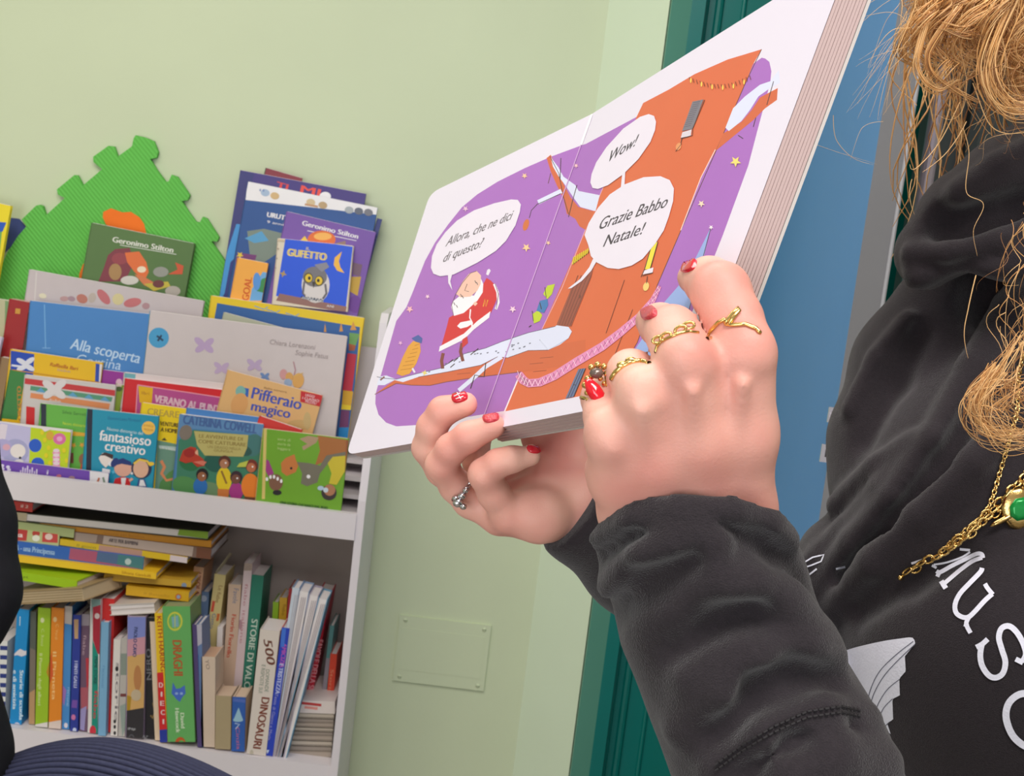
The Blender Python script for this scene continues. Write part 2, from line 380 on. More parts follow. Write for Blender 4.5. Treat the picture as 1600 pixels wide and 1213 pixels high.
def spine_book(label, TL, TR, BL, Y, depth, col, art=None, boards=None, pages=PAGE, flat=False, fore=False, group=None, th=.0018, yaw=0, top=.003, name='book', cat='book', floor=True):
    Y = YM_(Y); n = np.array([math.sin(yaw), -math.cos(yaw), 0]); P = onY(TL[0], TL[1], Y)
    q = onplane(TR[0], TR[1], P, n); x = q-P; wd = np.linalg.norm(x); x = x/wd
    if not flat:
        r = onplane(BL[0], BL[1], P, n); dn = nrm(r-P); h = np.linalg.norm(r-P)
        x = nrm(x-dn*np.dot(x, dn)) if abs(np.dot(x, dn)) < .5 else x
        x = nrm(np.cross(n, dn)); x = x if np.dot(x, q-P) > 0 else -x
        wd = max(.004, wd*.95)
        if floor and group is None: h = (P[2]-min(bt+.001, bt+.001))/(-dn[2]); h -= abs(x[2])*wd
    else:
        r = onplane(BL[0], BL[1], P, n); dn = np.cross(x, n); dn = dn if dn[2] < 0 else -dn; h = max(.004, abs(np.dot(r-P, dn)))
    bk = -n*depth; cm = paper(col); bm = paper(boards or col)
    root = thing(name, label, cat, P+dn*h+x*wd/2, group or (GH if flat else GS))
    mb = MB(); pb = MB(); e = x if not flat else dn; L = wd if not flat else h; s = dn*h if not flat else x*wd
    tt = min(th, L*.2)
    if fore:
        mb.box(P, e*tt, s, bk, bm); mb.box(P+e*(L-tt), e*tt, s, bk, bm); mb.box(P+bk*.985, e*L, s, bk*.015, bm)
        f0 = .002
    else:
        mb.box(P, e*L, s, -n*tt, cm); mb.box(P-n*tt, e*tt, s, bk+n*tt, bm); mb.box(P+e*(L-tt)-n*tt, e*tt, s, bk+n*tt, bm); f0 = tt
    quad = [proj(P), proj(P+x*wd), proj(P+x*wd+dn*h), proj(P+dn*h)]
    if art: art(Print(mb, P, n, quad=quad))
    mb.build('cover', root)
    sl = np.linalg.norm(s); sd = s/sl
    pb.box(P+e*tt+sd*top-n*f0, e*(L-2*tt), sd*(sl-2*top), bk*(.98)+n*f0*2, paper(pages)); pb.build('page_block', root)
    return root
z1 = Z(0, 200, 2.6667); z2 = Z(0, 440, 5); z3 = Z(280, 440, 5); z4 = Z(0, 600, 5); z5 = Z(260, 600, 5); z6 = Z(0, 780, 4); z7 = Z(0, 920, 4.14); z8 = Z(220, 860, 3.436)
WHT = (240, 236, 238); BLK = (40, 36, 40)
def PX(z, L): return [z(*p) for p in L]

# ---- top tier, right: the tall leaning pile of magazines
def a_(p):
    p.poly(PX(z1, [(1005, 180), (1060, 190), (1000, 420), (950, 640), (900, 800), (800, 800)]), (60, 60, 120))
    p.poly(PX(z1, [(985, 400), (1030, 405), (1010, 560), (960, 640), (920, 720), (890, 690)]), (70, 150, 215))
    p.poly(PX(z1, [(960, 560), (1000, 520), (980, 640), (930, 720)]), (50, 60, 130))
    p.text('TI', z1(1150, 250), z1(1195, 262), 11, (220, 70, 70), bold=1.5); p.text('MI', z1(1252, 268), z1(1330, 285), 12, (235, 80, 70), bold=2)
    p.ell(*z1(1355, 285), 9, 7, WHT)
face_book('tall dark purple magazine with red lettering at the back of the leaning pile', (376, 266), (572, 303), 3.185, TZ[5], .008, (72, 58, 128), a_, 8, name='magazine', cat='magazine', BL=(330, 500))
face_book('red book corner peeping out above the dark purple magazine', z1(1108, 166), z1(1260, 210), 3.197, TZ[5], .006, (136, 50, 62), None, 8, spine=(60, 90, 70))
def a_(p):
    p.quadr(*z1(1032, 222), *z1(1580, 300), WHT)
    p.poly(PX(z1, [(1030, 305), (1568, 405), (1520, 800), (940, 800)]), (44, 84, 148))
    p.poly(PX(z1, [(1030, 430), (1100, 420), (1180, 440), (1160, 520), (1100, 560), (1060, 600), (1040, 520)]), (126, 140, 130))
    p.poly(PX(z1, [(1020, 460), (1090, 430), (1120, 470), (1060, 480)]), (90, 160, 205))
    p.poly(PX(z1, [(990, 520), (1070, 530), (1060, 560), (980, 560)]), (120, 60, 120)); p.star(*z1(1000, 530), 6, (230, 200, 60))
    p.text('URUT', z1(1112, 370), z1(1185, 384), 8, WHT, bold=1.2); p.text('9 anni', z1(1112, 395), z1(1180, 408), 4, WHT)
    for x, y, c in ((1105, 270, (170, 190, 215)), (1145, 283, (214, 180, 130)), (1295, 310, (214, 190, 150)), (1345, 322, (190, 160, 120)), (1455, 342, (170, 175, 180)), (1495, 347, (100, 105, 120)), (1535, 352, (120, 120, 130))):
        p.ell(*z1(x, y), 7, 5.5, c, .2)
    p.line([z1(1270, 318), z1(1325, 328)], 3, (200, 150, 110)); p.text('il', z1(1080, 262), z1(1100, 266), 4, (120, 140, 190))
face_book('blue magazine with white top band and rows of small round emblems', (388, 284), (590, 325), 3.165, TZ[5], .008, (44, 84, 148), a_, 9, name='magazine', cat='magazine', BL=(345, 500))
face_book('thin dark blue magazine just showing right of the purple one', (590, 341), (597, 343), 3.172, TZ[5], .004, (52, 60, 120), None, 9, name='magazine', cat='magazine', BL=(572, 480))
def a_(p):
    p.text('Geronimo Stilton', z1(1258, 405), z1(1490, 462), 8, WHT, bold=.8); p.line([z1(1280, 428), z1(1485, 470)], 1, WHT)
    p.ell(*z1(1340, 465), 22, 14, (226, 110, 50)); p.ell(*z1(1345, 452), 14, 6, (245, 180, 90)); p.poly(PX(z1, [(1270, 450), (1240, 480), (1300, 500)]), (240, 200, 70))
    p.poly(PX(z1, [(1400, 480), (1440, 470), (1440, 500), (1400, 500)]), (150, 120, 110))
    p.poly(PX(z1, [(1470, 560), (1510, 570), (1500, 620), (1470, 610)]), (120, 90, 110)); p.poly(PX(z1, [(1465, 620), (1505, 620), (1490, 700), (1455, 680)]), (200, 160, 60))
    p.ell(*z1(1480, 735), 10, 14, (110, 60, 150))
face_book('purple storybook with white title script behind the small owl board book', z1(1195, 348), z1(1566, 435), 3.135, TZ[5], .012, (122, 84, 168), a_, 10, BL=(415, 495))
def a_(p):
    p.poly(PX(z1, [(1095, 600), (1120, 605), (1090, 720), (1040, 720), (1050, 670)]), (110, 170, 220)); p.poly(PX(z1, [(1090, 630), (1120, 620), (1110, 690), (1070, 680)]), (60, 140, 80)); p.ell(*z1(1070, 640), 6, 14, (90, 150, 220))
    p.text('GOAL', z1(1035, 720), z1(1050, 625), 11, (214, 90, 30), bold=1)
face_book('small orange booklet with a blue figure left of the owl board book', z1(990, 540), z1(1118, 565), 3.115, TZ[5], .006, (246, 172, 70), a_, 10, BL=(357, 487))
def a_(p):
    p.poly(PX(z1, [(1190, 455), (1470, 495), (1440, 762), (1150, 700)]), (36, 88, 222))
    p.poly(PX(z1, [(1165, 690), (1445, 745), (1440, 770), (1150, 720)]), (150, 108, 100))
    p.text('GUFETTO', z1(1197, 532), z1(1358, 553), 12, (248, 218, 80), bold=2.2); p.text('IL', z1(1275, 508), z1(1290, 510), 5, (240, 220, 120))
    p.poly(PX(z1, [(1425, 515), (1395, 540), (1390, 570), (1405, 595), (1435, 605), (1418, 580), (1412, 555)]), (245, 186, 70))
    p.star(*z1(1180, 608), 6, (180, 150, 90), 4)
    p.ell(*z1(1315, 655), 22, 28, (222, 214, 212)); p.ell(*z1(1312, 620), 19, 16, (120, 116, 122)); p.poly(PX(z1, [(1310, 570), (1360, 560), (1372, 580), (1340, 600)]), (140, 138, 150))
    p.ell(*z1(1285, 625), 7, 8, (80, 70, 40)); p.ell(*z1(1330, 638), 7, 8, (80, 70, 40)); p.ell(*z1(1286, 626), 5.5, 6.5, (232, 196, 50)); p.ell(*z1(1329, 637), 5.5, 6.5, (232, 196, 50)); p.ell(*z1(1289, 626), 2.2, 2.8, BLK); p.ell(*z1(1326, 636), 2.2, 2.8, BLK)
    p.poly(PX(z1, [(1300, 640), (1316, 642), (1306, 668)]), (70, 60, 50)); p.line([z1(1268, 640), z1(1262, 690), z1(1272, 700)], 3, (100, 95, 105)); p.line([z1(1355, 650), z1(1360, 690), z1(1345, 712)], 3, (100, 95, 105))
    for i in range(7): p.line([z1(1255+i*13, 702+i*2), z1(1268+i*13, 712+i*2)], 3, (60, 70, 90))
    p.text('ANIMA LIBRI', z1(1256, 712), z1(1345, 728), 4, WHT); p.text('ANI', z1(1360, 746), z1(1390, 750), 4, WHT)
    p.quadr(*z1(1150, 462), *z1(1188, 470), (214, 190, 160))
    for i in range(5): p.line([z1(1150-i*6, 500+i*40), z1(1162-i*6, 505+i*40)], 2, (170, 150, 130))
face_book('small blue board book with a grey owl and yellow moon', z1(1158, 460), z1(1472, 492), 3.095, TZ[5]+.02, .016, (226, 212, 190), a_, 11, spine=(220, 200, 176), name='board_book', BL=(407, 472))
# ---- top tier, middle and left
def a_(p):
    p.text('Geronimo Stilton', z1(468, 475), z1(720, 520), 9, (226, 224, 214), bold=.8); p.line([z1(500, 488), z1(735, 527)], 1, (220, 220, 210))
    p.poly(PX(z1, [(450, 530), (480, 505), (540, 500), (560, 560), (520, 640), (470, 640), (410, 640), (430, 590)]), (128, 50, 62)); p.ell(*z1(500, 545), 13, 9, (150, 62, 70))
    p.poly(PX(z1, [(520, 520), (580, 515), (610, 560), (620, 600), (600, 640), (560, 600), (530, 560)]), (226, 110, 50)); p.ell(*z1(590, 590), 7, 5, (240, 220, 190)); p.ell(*z1(480, 600), 10, 13, (170, 130, 80))
    p.poly(PX(z1, [(560, 610), (600, 620), (660, 655), (650, 680), (600, 655)]), (214, 120, 70)); p.poly(PX(z1, [(600, 650), (700, 640), (710, 660), (640, 680)]), (200, 180, 60))
    p.poly(PX(z1, [(730, 560), (765, 575), (760, 610), (700, 610), (740, 590)]), (206, 84, 44)); p.ell(*z1(670, 600), 12, 8, (150, 150, 140)); p.ell(*z1(540, 635), 14, 7, (210, 205, 195)); p.ell(*z1(720, 680), 12, 8, (180, 170, 160)); p.ell(*z1(660, 650), 9, 6, (110, 50, 50))
face_book('green hardback with white title script and an orange creature, in front of the foam mat', z1(382, 395), z1(810, 482), 3.14, TZ[5], .022, (84, 116, 58), a_, 10, name='storybook', spine=(88, 120, 62), turn=.08)
def a_(p):
    p.line([z1(152, 600), z1(142, 760)], 2, (214, 206, 204))
    for x, y, rx, ry, rot, c in ((268, 712, 7, 4, 0, (190, 150, 150)), (298, 712, 6, 4, .2, (170, 140, 150)), (342, 712, 9, 7, .4, (190, 120, 105)), (384, 708, 6, 8, .3, (190, 175, 165)), (432, 704, 14, 7, .9, (196, 110, 115)), (492, 714, 9, 9, 0, (214, 200, 150)), (552, 728, 14, 7, -.2, (198, 112, 116)), (608, 742, 6, 5, 0, (180, 140, 145)), (178, 700, 6, 4, .2, (226, 218, 190))):
        p.ell(*z1(x, y), rx, ry, c, rot)
face_book('wide pale grey picture book with a row of small pink and yellow sweets', z1(123, 590), z1(850, 722), 3.09, TZ[4], .010, (200, 188, 190), a_, 11)
# yellow framed book
def a_(p):
    p.poly(PX(z1, [(905, 730), (1500, 830), (1460, 1300), (800, 1300)]), (48, 96, 160))
    for x, y in ((1100, 756), (1150, 770), (1230, 785)): p.line([z1(x-40, y-14), z1(x, y), z1(x+16, y-10)], 1.4, (110, 160, 205))
    for x, y, r in ((425, 512, 2), (508, 511, 2), (533, 510, 3), (552, 508, 5)): p.poly([(x-r, y+8), (x, y-6), (x+r, y+8)], (214, 150, 70))
    p.poly([(546, 520), (562, 522), (556, 540), (545, 540)], (110, 160, 90)); p.poly([(545, 537), (556, 540), (554, 548), (545, 548)], (170, 90, 50))
    p.poly([(543, 552), (557, 554), (550, 612), (535, 610)], (196, 40, 66)); p.poly([(536, 610), (552, 612), (549, 634), (534, 632)], (222, 170, 40)); p.poly([(534, 632), (549, 634), (548, 641), (533, 640)], (240, 210, 40)); p.poly([(533, 641), (546, 642), (544, 668), (530, 668)], (120, 60, 110)); p.poly([(530, 668), (546, 668), (543, 690), (528, 690)], (40, 140, 210))
face_book('large blue picture book with a bright yellow frame at the right end of the shelf', (330, 462), (569, 497), 3.08, TZ[4], .014, (232, 198, 30), a_, 11, spine=(236, 200, 34))
face_book('thin grey-green leaflet leaning before the yellow framed book', (350, 488), (448, 514), 3.045, TZ[3], .002, (176, 178, 156), None, 11, board=.0004, name='leaflet', cat='leaflet')
# ---- third tier
def a_(p):
    p.text('Alla scoperta', z2(545, 524), z2(1085, 640), 18, (190, 214, 240), .1, bold=.8); p.text('d', z2(1122, 680), z2(1150, 690), 12, (190, 214, 240)); p.text('Cortina', z2(590, 640), z2(940, 692), 16, (190, 214, 240), .1)
    p.line([z2(347, 180), z2(356, 525)], 1.6, (120, 176, 226)); p.line([z2(330, 520), z2(395, 520)], 1.2, (130, 180, 228))
    p.poly(PX(z2, [(1160, 235), (1210, 240), (1205, 760), (1150, 760)]), (70, 156, 204))
face_book('blue hardback with pale handwritten title script, standing left of the butterfly book', z2(238, 150), z2(1205, 258), 3.015, TZ[3], .012, (72, 132, 198), a_, 11)
def a_(p):
    c, r = z2(1240, 440), 16
    p.ell(*c, 16, 16, (70, 156, 204)); p.line([z2(1225, 425), z2(1275, 462)], 3, (40, 60, 90)); p.line([z2(1262, 420), z2(1232, 465)], 3, (40, 60, 90))
    def fly(x, y, s, col): 
        x, y = z3(x, y)
        for dx, dy, ro in ((-1, -.7, .7), (1, -.5, -.7), (-.8, .8, -.6), (.9, .8, .7)): p.ell(x+dx*s*.55, y+dy*s*.5, s*.75, s*.4, col, ro)
    fly(195, 495, 13, (186, 160, 196)); fly(330, 675, 10, (190, 166, 198)); fly(588, 650, 10, (186, 164, 196)); fly(668, 740, 6, (110, 140, 190))
    p.text('Chiara Lorenzoni', z3(705, 488), z3(1058, 532), 8, (166, 152, 152), .1); p.text('Sophie Fatus', z3(905, 572), z3(1160, 604), 8, (166, 152, 152), .1)
    p.ell(*z3(815, 725), 6, 8, (206, 150, 150)); p.ell(*z3(860, 745), 6, 7, (214, 160, 90)); p.ell(*z3(930, 775), 9, 12, (218, 164, 90), .2); p.ell(*z3(850, 790), 6, 6, (150, 170, 200)); p.line([z3(895, 740), z3(908, 690), z3(892, 625)], 1.6, (180, 130, 140)); p.line([z3(890, 740), z3(970, 715)], 1.2, (220, 180, 100))
face_book('large pale grey picture book with small lilac butterflies', z2(1172, 228), z3(1312, 430), 3.0, TZ[3], .012, (206, 194, 194), a_, 11, spine=(84, 160, 200))
face_book('dark red spine book with a small gold mark at the left of the blue hardback', z2(75, 135), z2(232, 165), 3.03, TZ[3], .03, (160, 36, 40), lambda p: p.quadr(*z2(122, 210), *z2(160, 250), (206, 150, 60)), 8, pages=(220, 180, 170))
face_book('faded multi-coloured picture book at the far left of the red spine book', z2(-60, 130), z2(78, 150), 3.05, TZ[3], .012, (190, 186, 150), lambda p: (p.poly(PX(z2, [(40, 150), (80, 160), (75, 520), (35, 480)]), (126, 160, 110)), p.poly(PX(z2, [(35, 340), (60, 340), (80, 470), (40, 480)]), (206, 150, 130))), 8)
# yellow and blue book jutting in at the left edge
face_book('bright yellow and blue book tilted at the left edge of the photo', (-60, 305), (17, 322), 3.10, TZ[5], .012, (238, 216, 40), lambda p: (p.poly([(-60, 340), (10, 348), (4, 362), (-60, 372)], (40, 90, 190)), p.poly([(-60, 372), (3, 362), (-3, 420), (-60, 440)], (110, 170, 90))), 6, spine=(250, 226, 60), BL=(-78, 460))
# ---- second tier
def a_(p):
    p.poly(PX(z2, [(85, 540), (268, 568), (262, 790), (80, 760)]), (34, 72, 178)); p.poly(PX(z2, [(268, 570), (748, 640), (740, 790), (258, 760)]), (232, 184, 26)); p.poly(PX(z2, [(748, 640), (778, 646), (774, 800), (742, 790)]), (44, 76, 170)); p.poly(PX(z2, [(778, 646), (800, 650), (796, 800), (772, 800)]), (226, 216, 220))
    for dx, dy, ro in ((-34, -22, .5), (28, -26, -.6), (-30, 26, -.4), (26, 24, .5)): p.ell(*z2(203+dx, 648+dy), 9, 4, (220, 220, 232), ro)
    p.line([z2(90, 690), z2(780, 790)], 1.6, (200, 140, 30)); p.line([z2(90, 655), z2(190, 668)], 3, (224, 224, 236)); p.text('Raffaella Ilari', z2(390, 660), z2(605, 695), 6, (190, 110, 30), .1, bold=.6); p.text('fiabe', z2(445, 698), z2(548, 712), 4, (200, 170, 150))
face_book('yellow picture book with white ribbon bow on a blue stripe', z2(85, 528), z2(802, 636), 2.965, TZ[2], .008, (232, 184, 26), a_, 11)
face_book('purple book edge beside the yellow ribbon-bow book', z2(802, 690), z2(970, 712), 2.975, TZ[2], .01, (150, 50, 150), lambda p: p.ell(*z2(930, 790), 5, 6, (220, 180, 200)), 11)
def a_(p):
    p.poly(PX(z2, [(1075, 810), (1870, 930), (1830, 1300), (1060, 1200)]), (182, 76, 140)); p.poly(PX(z2, [(1080, 815), (1195, 832), (1185, 960), (1090, 945)]), (226, 176, 20)); p.line([z2(1075, 808), z2(1870, 928)], 1.6, (236, 150, 170)); p.line([z2(1075, 808), z2(1060, 1040)], 1.6, (236, 150, 170))
    p.text('VERANO AL PUNTO...', z2(1205, 945), z2(1800, 1048), 13, (226, 190, 204), bold=1.5); p.text('libri', z2(1105, 880), z2(1165, 888), 5, (180, 120, 40))
face_book('red bordered picture book with a magenta cover panel', z2(978, 757), z3(372, 852), 2.94, TZ[2], .012, (212, 36, 44), a_, 11)
face_book('white book edge standing behind the red bordered book', z2(970, 708), z3(405, 806), 2.955, TZ[2], .006, (222, 206, 206), lambda p: (p.quadr(*z2(975, 715), *z2(1060, 750), (110, 170, 180)), p.poly(PX(z3, [(360, 812), (405, 818), (400, 1040), (355, 1040)]), (44, 132, 66))), 11)
def a_(p):
    p.text('Pifferaio', z3(562, 912), z3(945, 1003), 19, (66, 84, 178), bold=1.4); p.text('magico', z3(560, 1005), z3(860, 1070), 16, (66, 84, 178), bold=1.4); p.poly(PX(z3, [(508, 830), (545, 838), (538, 905), (503, 895)]), (54, 100, 184))
    p.ell(*z3(480, 860), 8, 9, (130, 180, 170)); p.ell(*z3(470, 960), 13, 18, (222, 162, 100), .3); p.ell(*z3(930, 1120), 18, 8, (206, 170, 110)); p.ell(*z3(1000, 1090), 6, 14, (206, 176, 120))
    p.poly(PX(z3, [(950, 855), (1118, 890), (1105, 980), (945, 940)]), (200, 40, 46)); p.text('LEGGI', z3(985, 895), z3(1055, 910), 4, WHT); p.text('I CLASSICI', z3(962, 918), z3(1090, 944), 4, WHT); p.text('PICCOLI', z3(985, 945), z3(1070, 962), 4, WHT)
    p.text('fiaba sonora', z3(660, 835), z3(840, 872), 3, (150, 110, 70))
face_book('tan picture book with blue lettered title and red corner label', z3(380, 690), z3(1122, 892), 2.93, TZ[2], .006, (226, 178, 118), a_, 11, turn=.08)
def a_(p):
    p.poly(PX(z2, [(195, 755), (900, 850), (897, 895), (192, 800)]), (200, 58, 62)); p.poly(PX(z2, [(240, 815), (880, 905), (870, 940), (235, 850)]), (90, 150, 120)); p.poly(PX(z2, [(240, 870), (860, 955), (850, 1000), (235, 910)]), (224, 140, 90))
    for i in range(5): x = 320+i*125; p.poly(PX(z2, [(x-40, 860+i*17), (x, 830+i*17), (x+40, 872+i*17)]), (96, 160, 200))
    for dx, dy, ro in ((-45, -30, .6), (45, -34, -.6), (-40, 36, -.6), (40, 38, .6), (0, 0, 0)): p.ell(*z2(425+dx, 840+dy), 11, 6, (222, 214, 216), ro)
    p.text('fiabe', z2(385, 945), z2(475, 950), 6, (230, 226, 226))
    p.poly(PX(z2, [(205, 975), (272, 985), (265, 1300), (200, 1300)]), (206, 36, 40))
face_book('light grey picture book with white bow across red, teal and orange stripes', z2(195, 728), z2(905, 812), 2.935, TZ[2], .008, (208, 200, 198), a_, 11)
face_book('dark green book with orange lettering beyond the striped bow book', z2(80, 690), z2(200, 716), 2.955, TZ[2], .02, (62, 130, 66), lambda p: p.text('ORSETTO', z2(172, 1085), z2(165, 820), 7, (190, 130, 50), bold=1), 8)
face_book('brown edged worn book at the left end of the second tier', z2(10, 590), z2(78, 604), 2.97, TZ[2], .02, (150, 120, 84), None, 8)
face_book('olive green book edge between the bow book and the red bordered book', z2(908, 800), z2(968, 812), 2.95, TZ[2], .01, (128, 150, 44), lambda p: (p.ell(*z2(930, 800), 5, 6, (210, 190, 180)), p.ell(*z2(930, 840), 5, 4, (70, 90, 40))), 10)
face_book('pale lilac comic at the very left edge above the elephant book', z2(-60, 420), z2(18, 440), 2.95, TZ[2], .01, (200, 190, 210), lambda p: (p.ell(*z2(0, 745), 5, 7, (60, 60, 80)), p.poly(PX(z2, [(-40, 720), (10, 720), (8, 900), (-40, 900)]), (110, 130, 180))), 8)
# ---- front tier
def a_(p):
    p.poly(PX(z2, [(320, 955), (362, 960), (360, 1400), (318, 1400)]), (40, 44, 60))
    p.text('Silvia Serreli', z2(485, 1030), z2(670, 1052), 5, (60, 110, 50)); p.text('Nuovo dizionario', z4(490, 318), z4(668, 340), 5, (206, 220, 60)); p.poly(PX(z4, [(555, 370), (672, 385), (670, 410), (552, 405)]), (226, 170, 50))
    for x, y in ((575, 480), (640, 478)): p.star(*z4(x, y), 5, (226, 160, 60))
    p.ell(*z4(650, 590), 7, 9, (150, 100, 70)); p.poly(PX(z4, [(630, 630), (670, 620), (670, 680), (625, 680)]), (214, 90, 50)); p.poly(PX(z4, [(552, 540), (575, 540), (575, 620), (550, 620)]), (120, 70, 60))
face_book('green notebook-style book with a dark spine behind the elephant book', z2(318, 952), z2(720, 998), 2.875, TZ[0], .008, (104, 178, 70), a_, 12)
def a_(p):
    p.poly(PX(z4, [(682, 196), (724, 200), (712, 700), (672, 700)]), (36, 42, 62))
    p.text('Eleonora Laura Montanari', z4(842, 278), z4(1100, 298), 5, (30, 100, 150)); p.text('Nuovo dizionario del', z4(835, 362), z4(1115, 400), 5.5, (214, 230, 236)); p.text('fantasioso', z4(775, 440), z4(1175, 486), 17, WHT, bold=1.0); p.text('creativo', z4(818, 518), z4(1130, 558), 16, WHT, bold=1.0)
    p.ell(*z4(1160, 345), 10.5, 10.5, (246, 196, 90)); p.text('LE PAROLE', z4(1122, 330), z4(1198, 340), 3.4, (190, 120, 40)); p.text('MAGICHE', z4(1125, 362), z4(1195, 372), 3.4, (190, 120, 40))
    p.poly(PX(z4, [(770, 580), (800, 540), (880, 560), (885, 600), (825, 655), (790, 620)]), (240, 226, 220)); p.poly(PX(z4, [(775, 560), (820, 535), (885, 555), (880, 590), (820, 560)]), (70, 50, 50)); p.ell(*z4(870, 625), 5, 4, WHT); p.poly(PX(z4, [(800, 660), (860, 670), (850, 760), (790, 760)]), WHT); p.poly(PX(z4, [(750, 720), (820, 690), (820, 780), (740, 770)]), (230, 230, 236))
    p.ell(*z4(962, 660), 14, 13, (226, 170, 150)); p.poly(PX(z4, [(890, 640), (900, 600), (960, 580), (1025, 610), (1030, 640), (950, 625)]), (40, 56, 120)); p.ell(*z4(895, 615), 5, 8, (40, 56, 120), .6)
    p.poly(PX(z4, [(900, 740), (960, 725), (1010, 740), (1020, 800), (880, 800)]), (206, 40, 44)); p.poly(PX(z4, [(945, 735), (985, 735), (975, 800), (950, 800)]), WHT); p.line([z4(1010, 760), z4(1035, 740)], 4, (226, 170, 150))
    p.ell(*z4(1105, 660), 16, 16, (50, 50, 80)); p.ell(*z4(1100, 665), 12, 14, (226, 178, 150)); p.line([z4(1045, 625), z4(1090, 592), z4(1150, 605), z4(1180, 640)], 3.5, (232, 196, 80)); p.ell(*z4(1180, 625), 5, 3, (240, 200, 60)); p.poly(PX(z4, [(1080, 745), (1130, 745), (1150, 810), (1070, 805)]), (60, 80, 140)); p.poly(PX(z4, [(1095, 750), (1120, 750), (1140, 800), (1085, 798)]), WHT)
    p.star(*z4(1030, 700), 3, WHT); p.star(*z4(885, 690), 4, (90, 190, 220), 4)
face_book('turquoise book with three cartoon children and white rounded title', z4(684, 194), z4(1240, 254), 2.855, TZ[0], .008, (34, 148, 180), a_, 12)
def a_(p):
    p.poly(PX(z4, [(1, 300), (240, 340), (235, 640), (-80, 620), (-80, 300)]), (196, 190, 226)); p.poly(PX(z4, [(10, 310), (60, 320), (40, 440), (-40, 480), (-80, 400)]), (226, 214, 226)); p.ell(*z4(120, 530), 21, 20, (170, 168, 208)); p.ell(*z4(20, 500), 15, 14, (178, 170, 214)); p.ell(*z4(50, 495), 6, 5, (222, 170, 186)); p.ell(*z4(140, 525), 12, 11, (236, 226, 222)); p.ell(*z4(157, 578), 2, 2, BLK); p.ell(*z4(150, 605), 7, 3, (232, 226, 226))
    p.poly(PX(z4, [(240, 340), (560, 380), (550, 700), (225, 660)]), (196, 216, 30)); p.ell(*z4(275, 482), 10, 10.5, (40, 92, 200)); p.ell(*z4(295, 620), 10, 9, (40, 92, 200)); p.ell(*z4(465, 430), 10, 9, (226, 110, 170)); p.ell(*z4(465, 430), 4.5, 4, (240, 170, 210)); p.ell(*z4(390, 405), 6, 7, (222, 170, 60))
    for y in (540, 575, 610, 640): p.ell(*z4(440, y), 6, 3.4, (236, 150, 190)); p.ell(*z4(440, y-18), 5, 3, (240, 214, 226))
    for x, y in ((350, 440), (380, 500), (360, 560), (500, 520), (520, 600), (330, 380), (390, 620)): p.ell(*z4(x, y), 3, 4, (228, 214, 30))
    p.poly(PX(z4, [(320, 345), (400, 355), (350, 375)]), (240, 226, 230))
face_book('board book with a lilac elephant and lime flower pattern at the front left', (-30, 656), z4(555, 364), 2.83, TZ[0], .012, (232, 226, 230), a_, 12, name='board_book')
def a_(p):
    p.poly(PX(z4, [(-60, 590), (700, 688), (695, 800), (-60, 800)]), (112, 70, 174)); p.poly(PX(z4, [(702, 680), (850, 700), (840, 800), (700, 800)]), (230, 226, 230))
    for i, hgt in enumerate((18, 46, 40, 60, 34, 52, 26, 44)): p.line([z4(160+i*18, 694+i*2.4), z4(162+i*18, 694+i*2.4-hgt)], 2.2, (222, 208, 236))
    for x, y in ((18, 640), (20, 665), (62, 650), (70, 672)): p.ell(*z4(x, y), 3, 2.6, (226, 216, 240))
    p.text('i', z4(362, 708), z4(376, 710), 8, (226, 216, 240)); p.ell(*z4(460, 720), 4, 2.5, (200, 110, 130)); p.ell(*z4(560, 735), 5, 3, (170, 130, 140)); p.line([z4(760, 770), z4(775, 735)], 3, (190, 110, 80)); p.line([z4(815, 770), z4(805, 730)], 3, (120, 140, 120))
face_book('low purple booklet with white bars tucked behind the front lip', (-30, 715), z4(850, 700), 2.80, TZ[0], .006, (112, 70, 174), a_, 8, name='booklet')
def a_(p):
    p.poly(PX(z4, [(1230, 440), (1420, 480), (1400, 1000), (1200, 1000)]), (110, 150, 130)); p.text('CREARE', z4(1150, 240), z4(1395, 268), 11, (190, 160, 70), bold=.8); p.text('VENTURE', z4(1250, 325), z4(1395, 342), 7, (90, 70, 30), bold=1); p.text('A HOME', z4(1255, 372), z4(1385, 388), 7, (90, 70, 30), bold=1); p.poly(PX(z4, [(1260, 440), (1285, 420), (1305, 445)]), (80, 70, 40))
    p.poly(PX(z4, [(1240, 480), (1410, 495), (1390, 530), (1240, 500)]), (180, 200, 196)); p.text('Lilli la Storia', z4(1250, 508), z4(1370, 520), 4, (232, 232, 220)); p.line([z4(1258, 600), z4(1285, 650), z4(1262, 700), z4(1300, 755), z4(1370, 740), z4(1385, 700)], 5, (222, 140, 96)); p.poly(PX(z4, [(1320, 690), (1420, 640), (1400, 850), (1240, 830), (1250, 770)]), (90, 140, 80)); p.line([z4(1258, 600), z4(1285, 650), z4(1262, 700), z4(1300, 755), z4(1370, 740), z4(1385, 700)], 4, (222, 140, 96))
face_book('yellow topped storybook with dark capitals between the turquoise and the jungle book', z4(1108, 146), z4(1460, 196), 2.89, TZ[0], .008, (240, 206, 30), a_, 12, name='storybook')
